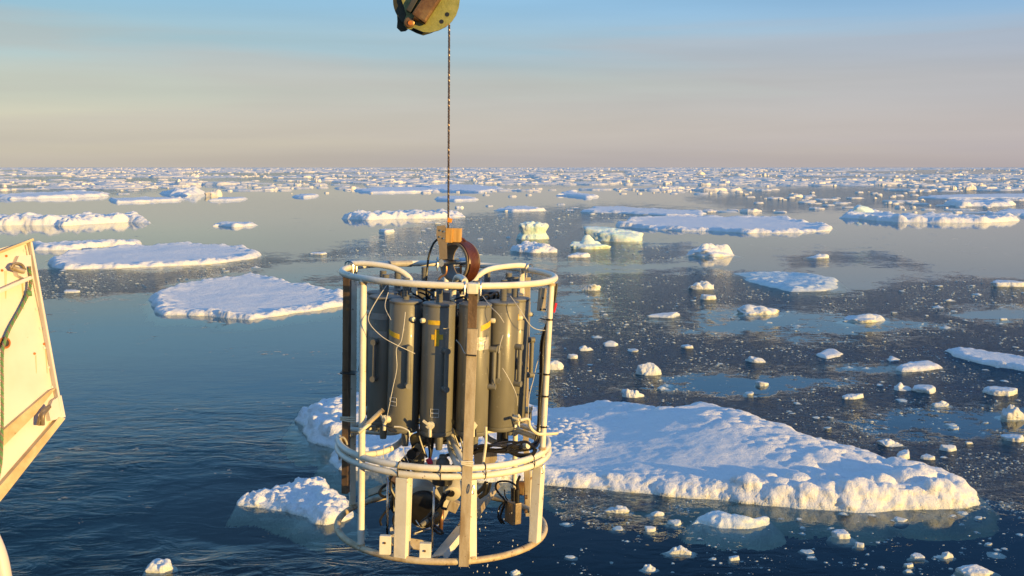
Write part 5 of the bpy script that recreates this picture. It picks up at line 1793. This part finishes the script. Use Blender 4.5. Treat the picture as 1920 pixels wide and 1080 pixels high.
# black cabling in the lower cage
CB = [
    ([(832, 925), (825, 945), (815, 950), (806, 966), (790, 980)], -.42, .009), ([(845, 920), (835, 930), (828, 950), (838, 955)], -.42, .008), ([(835, 935), (818, 955), (803, 968), (815, 985), (830, 998), (822, 1000), (806, 985)], -.44, .007),
    ([(800, 820), (806, 845), (806, 862), (810, 872)], -.36, .008), ([(782, 795), (785, 815), (792, 838), (800, 858)], -.42, .007), ([(812, 815), (810, 838), (806, 858)], -.34, .009),
    ([(735, 892), (733, 915), (742, 935), (744, 955), (738, 975), (745, 1000), (757, 1002)], -.34, .009), ([(730, 905), (716, 915), (712, 925), (722, 932), (733, 925)], -.3, .008),
    ([(735, 950), (722, 960), (713, 975), (715, 985)], -.3, .007), ([(728, 895), (740, 905), (748, 925), (745, 945), (752, 955)], -.25, .012), ([(740, 925), (735, 945), (742, 960), (752, 948)], -.3, .014),
    ([(755, 860), (762, 872), (766, 885)], -.4, .009), ([(800, 878), (815, 880), (826, 868), (836, 855), (846, 852)], -.32, .009), ([(840, 880), (852, 870), (855, 850), (846, 845)], -.3, .010),
    ([(850, 800), (862, 820), (868, 845), (866, 868)], -.34, .005), ([(852, 815), (860, 835), (866, 850)], -.3, .005), ([(895, 925), (905, 915), (912, 905), (908, 925), (898, 933)], -.1, .012),
    ([(905, 930), (915, 922), (920, 905)], -.1, .008), ([(972, 915), (960, 905), (945, 902), (932, 905), (930, 916), (938, 928), (946, 938), (943, 955), (938, 968), (944, 980)], .05, .006),
    ([(948, 940), (937, 950), (934, 968), (940, 982)], .05, .005), ([(949, 938), (941, 955), (939, 975), (946, 982)], .04, .005), ([(975, 892), (970, 905), (972, 920)], .02, .008),
    ([(946, 918), (947, 930), (952, 938)], .02, .004),
]
for pts, yy, r in CB:
    MB().tube(smooth_path([L(x, y, yy) for x, y in pts], 6), r, 7).build('black_cable', 'dark', ros)
m = MB(); m.cyl(L(803, 860, -.42), L(808, 871, -.43), 0.017, 12, 0.014)
m.build('red_plug', 'red', ros)
# battery box at the right with its bracket and connectors
bc = L(958, 962, 0.02)
bxr = Matrix.Rotation(R(33), 3, 'Z')
bx = MB().box(bc + Vector((0.012, 0.02, 0)), (0.060, 0.085, 0.125), bxr, 0.004).build('junction_box', 'plate', ros)
for s in (-0.04, 0.04):
    MB().cyl(L(985, 945 + s * 330, 0.03), L(989, 945 + s * 330, 0.03), 0.012, 10).build('clamp_screw', 'bronze', bx)
for (x, y) in ((962, 915), (970, 918)):
    MB().cyl(L(x, y, 0.02), L(x, y + 24, 0.02), 0.013, 12).build('connector', 'dark', bx)
MB().box(L(975, 915, 0.08), (0.05, 0.03, 0.08), None, 0.004).build('mounting_clamp', 'bronze', ros)
# thin bent plate behind the right front opening
MB().prism([L(x, y, 0.05) for x, y in ((888, 846), (932, 845), (932, 862), (918, 880), (890, 880))], (0, 1, 0), 0.006).build('instrument_plate', 'steel', ros)
# inner brace behind
MB().bar(L(985, 740, 0.43), L(988, 962, 0.43), 0.03, 0.02).build('upright_bar', 'steel_brown', ros)

# ---------------- winch cable and block
def twist(m, a, b, r, rs, pitch, n=3, seg=10):
    a, b = Vector(a), Vector(b)
    d = b - a
    L_ = d.length
    x, y = frame_from(d)
    steps = int(L_ / pitch * seg)
    out = []
    for s in range(n):
        pts = []
        for k in range(steps + 1):
            t = k / steps
            an = 2 * PI * (t * L_ / pitch + s / n)
            pts.append(a + d * t + (x * math.cos(an) + y * math.sin(an)) * r)
        out.append(pts)
    return out


Yc = O_top.y - 0.04


def PY(px, py, y=None):
    y = Yc if y is None else y
    d = ray(px, py)
    return Vector((0, 0, CAMZ)) + d * (y / d.y)


cab_top = PY(842.5, -25); cab_bot = PY(840.5, 428)
cable = empty('winch_cable', cab_bot)
tag(cable, 'thin twisted steel cable running from the pulley block down to the water sampler', 'cable')
ci = Matrix.Translation(-cab_bot)
st = twist(None, cab_top - cab_bot, Vector((0, 0, 0)), 0.0030, 0.0034, 0.045)
for i, pts in enumerate(st):
    MB().tube(pts, 0.0033, 5).build('strand', 'wire', cable)
q = PY(841.5, 413) - cab_bot
MB().box(q + Vector((0.006, -0.008, 0)), (0.026, 0.014, 0.024), Matrix.Rotation(0.2, 3, 'Y'), 0.004).build('orange_tape', 'orange', cable)

blk = empty('pulley_block', PY(803, 3))
tag(blk, 'olive green rusty pulley block at the top edge that carries the winch cable', 'pulley block')
B0 = PY(803, 3)


def BP(px, py, dy=0.0):
    return PY(px, py, Yc + dy) - B0


def disc_pts(cx, cy, rpx, a0, a1, n):
    return [(cx + rpx * math.cos(R(a0 + (a1 - a0) * k / n)), cy + rpx * math.sin(R(a0 + (a1 - a0) * k / n))) for k in range(n + 1)]


front = [(862, -60), (862, 0), (860, 14), (855, 28), (847, 40), (836, 50), (822, 57), (806, 61), (794, 60), (782, 55), (775, 52), (770, 55), (763, 54), (757, 47), (758, 38), (762, 28), (757, 12), (753, 0), (751, -60)]
MB().prism([BP(x, y, -0.06) for x, y in front], (0, 1, 0), 0.016).build('side_plate', 'olive', blk)
back_ = [(x - 13, y + 4) for x, y in [(862, -64), (862, 0), (860, 14), (855, 28), (846, 41), (834, 52), (820, 58), (806, 62), (794, 58), (778, 50), (773, 54), (764, 55), (757, 48), (758, 36), (757, 18), (754, 0), (753, -64)]]
MB().prism([BP(x, y, 0.05) for x, y in back_], (0, 1, 0), 0.016).build('side_plate', 'olive_dark', blk)
sc_ = BP(792, 3, 0.0)
MB().lathe([(0, -0.035), (0.155, -0.035), (0.150, -0.018), (0.135, 0.0), (0.150, 0.018), (0.155, 0.035), (0, 0.035)], o=sc_, axis=(0, 1, 0), n=48).build('sheave', 'olive_dark', blk)
# bronze yoke crossing the front plate
yk = MB()
a, b = BP(785, 36, -0.085), BP(835, -40, -0.085)
yk.bar(a, b, 0.085, 0.05, up=Vector((0, -1, 0)), bev=0.012)
yk.cyl(BP(778, 30, -0.085), BP(800, 40, -0.085), 0.02, 14)
yk.build('yoke', 'bronze', blk)
MB().bar(BP(766, 22, -0.075), BP(790, -20, -0.075), 0.03, 0.04, bev=0.006).build('yoke_pin', 'dark_pvc', blk)
m = MB(); m.lathe([(0.010, 0), (0.026, 0), (0.028, 0.004), (0.028, 0.016), (0.022, 0.02), (0.010, 0.02)], o=BP(768, 43, -0.06), axis=(0, -1, 0), n=20)
m.build('pin_boss', 'bronze', blk)
MB().cyl(BP(769, 43, -0.058), BP(769, 43, -0.086), 0.012, 14).build('bolt', 'rust', blk)
for (x, y) in ((838.5, 27), (828, 40.5)):
    q = BP(x, y, -0.0605)
    MB().cyl(q + Vector((0, 0.006, 0)), q + Vector((0, -0.0015, 0)), 0.0115, 14).build('hole_shade_disc', 'dark', blk)  # dark disc stands in for the shade inside an open hole

# ================================================================== ship side panel
S0 = PD(60, 447, 3.3); S1 = PD(122, 785, 3.3); S2 = PD(-300, 700, 2.75)
nrm = (S1 - S0).cross(S2 - S0).normalized()
if nrm.y > 0: nrm = -nrm
pan = empty('ship_side_panel', S1)
tag(pan, 'white painted steel ship panel with a stained lower ledge, cut by the left edge', 'ship panel')


def Q(px, py, off=0.0):
    d = ray(px, py)
    o = Vector((0, 0, CAMZ))
    t = (S0 + nrm * off - o).dot(nrm) / d.dot(nrm)
    return o + d * t - S1


pl = [(54, 451), (114, 787), (0, 933), (-320, 1320), (-420, 620), (0, 466)]
MB().prism([Q(x, y) for x, y in pl], -nrm, 0.014).build('panel_plate', 'hull', pan)


def rim(a, b, w, h, mat, name, n=1):
    pa_, pb_ = Q(*a, 0.0), Q(*b, 0.0)
    return MB().bar(pa_ + nrm * (h / 2 + 0.001), pb_ + nrm * (h / 2 + 0.001), w, h, up=nrm, bev=0.004).build(name, mat, pan)


rim((51, 455), (110, 783), 0.008, 0.020, 'hull', 'edge_flange')
rim((54, 451), (-380, 618), 0.008, 0.025, 'hull_dirty', 'edge_flange')
MB().prism([Q(x, y, 0.001) for x, y in [(114, 786), (103, 783), (0, 902), (-300, 1236), (-300, 1288), (0, 931)]], nrm, 0.022).build('ledge', 'hull_dirty', pan)
MB().prism([Q(x, y, 0.001) for x, y in [(98, 729), (88, 733), (0, 808), (-300, 1055), (-300, 1092), (0, 838), (60, 778)]], nrm, 0.016).build('stiffener', 'hull_dirty', pan)
rim((50, 522), (-330, 690), 0.012, 0.03, 'hull', 'stiffener')
# vertical crease near the outer edge
rim((47, 460), (104, 728), 0.006, 0.006, 'hull', 'weld_seam')
for (x0, y0, x1, y1, w_) in ((8, 508, 10, 560, .010), (84, 648, 88, 700, .006), (40, 526, 44, 580, .007), (100, 750, 104, 776, .006), (66, 666, 68, 700, .004), (93, 792, 70, 822, .005)):
    MB().prism([Q(x0, y0, .0005), Q(x0 + w_ * 500, y0, .0005), Q(x1 + w_ * 160, y1, .0005), Q(x1, y1, .0005)], nrm, 0.0006).build('rust_run', 'hull_dirty', pan)
for k in range(9):
    t_ = k / 8
    x, y = 46 + (106 - 46) * t_, 470 + (762 - 470) * t_
    MB().cyl(Q(x, y, 0), Q(x, y, 0.004), 0.0042, 8).build('bolt', 'hull', pan)
# upper lug with pin
m = MB(); m.prism([Q(x, y, 0.001) for x, y in ((28, 482), (50, 480), (53, 512), (40, 524), (27, 518), (20, 500))], nrm, 0.02); m.build('lug', 'hull', pan)
MB().cyl(Q(22, 502, 0.03), Q(45, 509, 0.03), 0.0075, 12).build('lug_pin', 'steel', pan)
MB().tube(smooth_path([Q(20, 503, .03), Q(28, 495, .035), Q(40, 496, .035), Q(47, 506, .03)], 5), 0.0045, 8).build('pin_keeper', 'plate', pan)
# lower hook
m = MB()
m.tube(smooth_path([Q(72, 797, .02), Q(76, 782, .03), Q(82, 770, .035), Q(93, 762, .03)], 6), 0.0065, 10)
m.tube(smooth_path([Q(80, 797, .03), Q(81, 778, .04), Q(90, 766, .03)], 6), 0.006, 10)
m.build('hook', 'plate', pan)
m = MB(); m.prism([Q(x, y, 0.001) for x, y in ((92, 752), (108, 742), (116, 783), (88, 790), (84, 772))], nrm, 0.018); m.build('lug', 'hull', pan)
# eye ring, with a dark disc painted in for the shade inside it
MB().lathe([(0.012, 0), (0.017, 0), (0.018, 0.005), (0.012, 0.006), (0.012, 0)], o=Q(8, 643), axis=nrm, n=20).build('eye_ring', 'rust', pan)
MB().cyl(Q(8, 643, -0.002), Q(8, 643, 0.002), 0.012, 16).build('eye_shade_disc', 'dark', pan)
for (x, y) in ((83, 645), (65, 663), (12, 480), (4, 507)):
    MB().cyl(Q(x, y, 0), Q(x, y, 0.003), 0.004, 8).build('rivet', 'rust', pan)

# green rope
rp = [Vector(p) for p in smooth_path([Q(55, 500, .03), Q(57, 528, .025), Q(53, 550, .02), Q(38, 580, .015), (Q(20, 612, .015)), Q(9, 640, .02), Q(4, 665, .025), Q(4, 720, .03), Q(4, 790, .03), Q(2, 860, .04), Q(-4, 900, .04)], 26)]
rope = empty('mooring_rope', S1)
tag(rope, 'thin green and brown twisted rope threaded through the eye of the ship panel', 'rope')
for s in range(3):
    pts = []
    acc = 0
    for i, p in enumerate(rp):
        t = (rp[min(i + 1, len(rp) - 1)] - rp[max(i - 1, 0)])
        if i: acc += (p - rp[i - 1]).length
        a, b = frame_from(t, Vector((0, 1, 0)))
        an = 2 * PI * (acc / 0.022 + s / 3)
        pts.append(p + (a * math.cos(an) + b * math.sin(an)) * 0.0025)
    MB().tube(pts, 0.0028, 5).build('strand', 'rope_green' if s < 2 else 'rope_pink', rope)
MB().tube([Q(54, 546, .02), Q(55, 555, .02)], 0.0085, 8).build('knot', 'rope_green', rope)

# corner of the ship's rail at the lower left
m = MB()
fr0 = PD(-60, 900, 3.0)
m.tube(smooth_path([PD(-40, 960, 3.0), PD(-6, 1030, 3.0), PD(8, 1090, 3.0), PD(20, 1180, 3.0)], 6), 0.022, 14)
o = m.build('ship_rail', 'hull')
tag(o, 'white curved rail tip of the ship in the bottom left corner', 'ship rail')

# dripping water
dr = []
rnd3 = random.Random(9)
TD = [ico(1)]
for k in range(60):
    x = rnd3.choice([rnd3.gauss(905, 18), rnd3.gauss(960, 25), rnd3.gauss(862, 30)])
    y = rnd3.uniform(955, 1078)
    p = MR @ L(x, y, rnd3.uniform(-0.3, 0.3))
    s = 0.0022 + 0.0028 * rnd3.random() ** 2
    dr.append((p.x, p.y, p.z, s, s, s * 1.5, 0, 0))
m_, ns_, ls_ = mat_new('water_drop')
o_ = ns_.new('ShaderNodeOutputMaterial'); b_ = ns_.new('ShaderNodeBsdfPrincipled')
b_.inputs['Base Color'].default_value = (0.9, 0.93, 0.95, 1); b_.inputs['Roughness'].default_value = 0.08; b_.inputs['IOR'].default_value = 1.33; b_.inputs['Transmission Weight'].default_value = 0.4
ls_.new(b_.outputs[0], o_.inputs[0])
stuff_mesh('water_drops', dr, TD, m_)
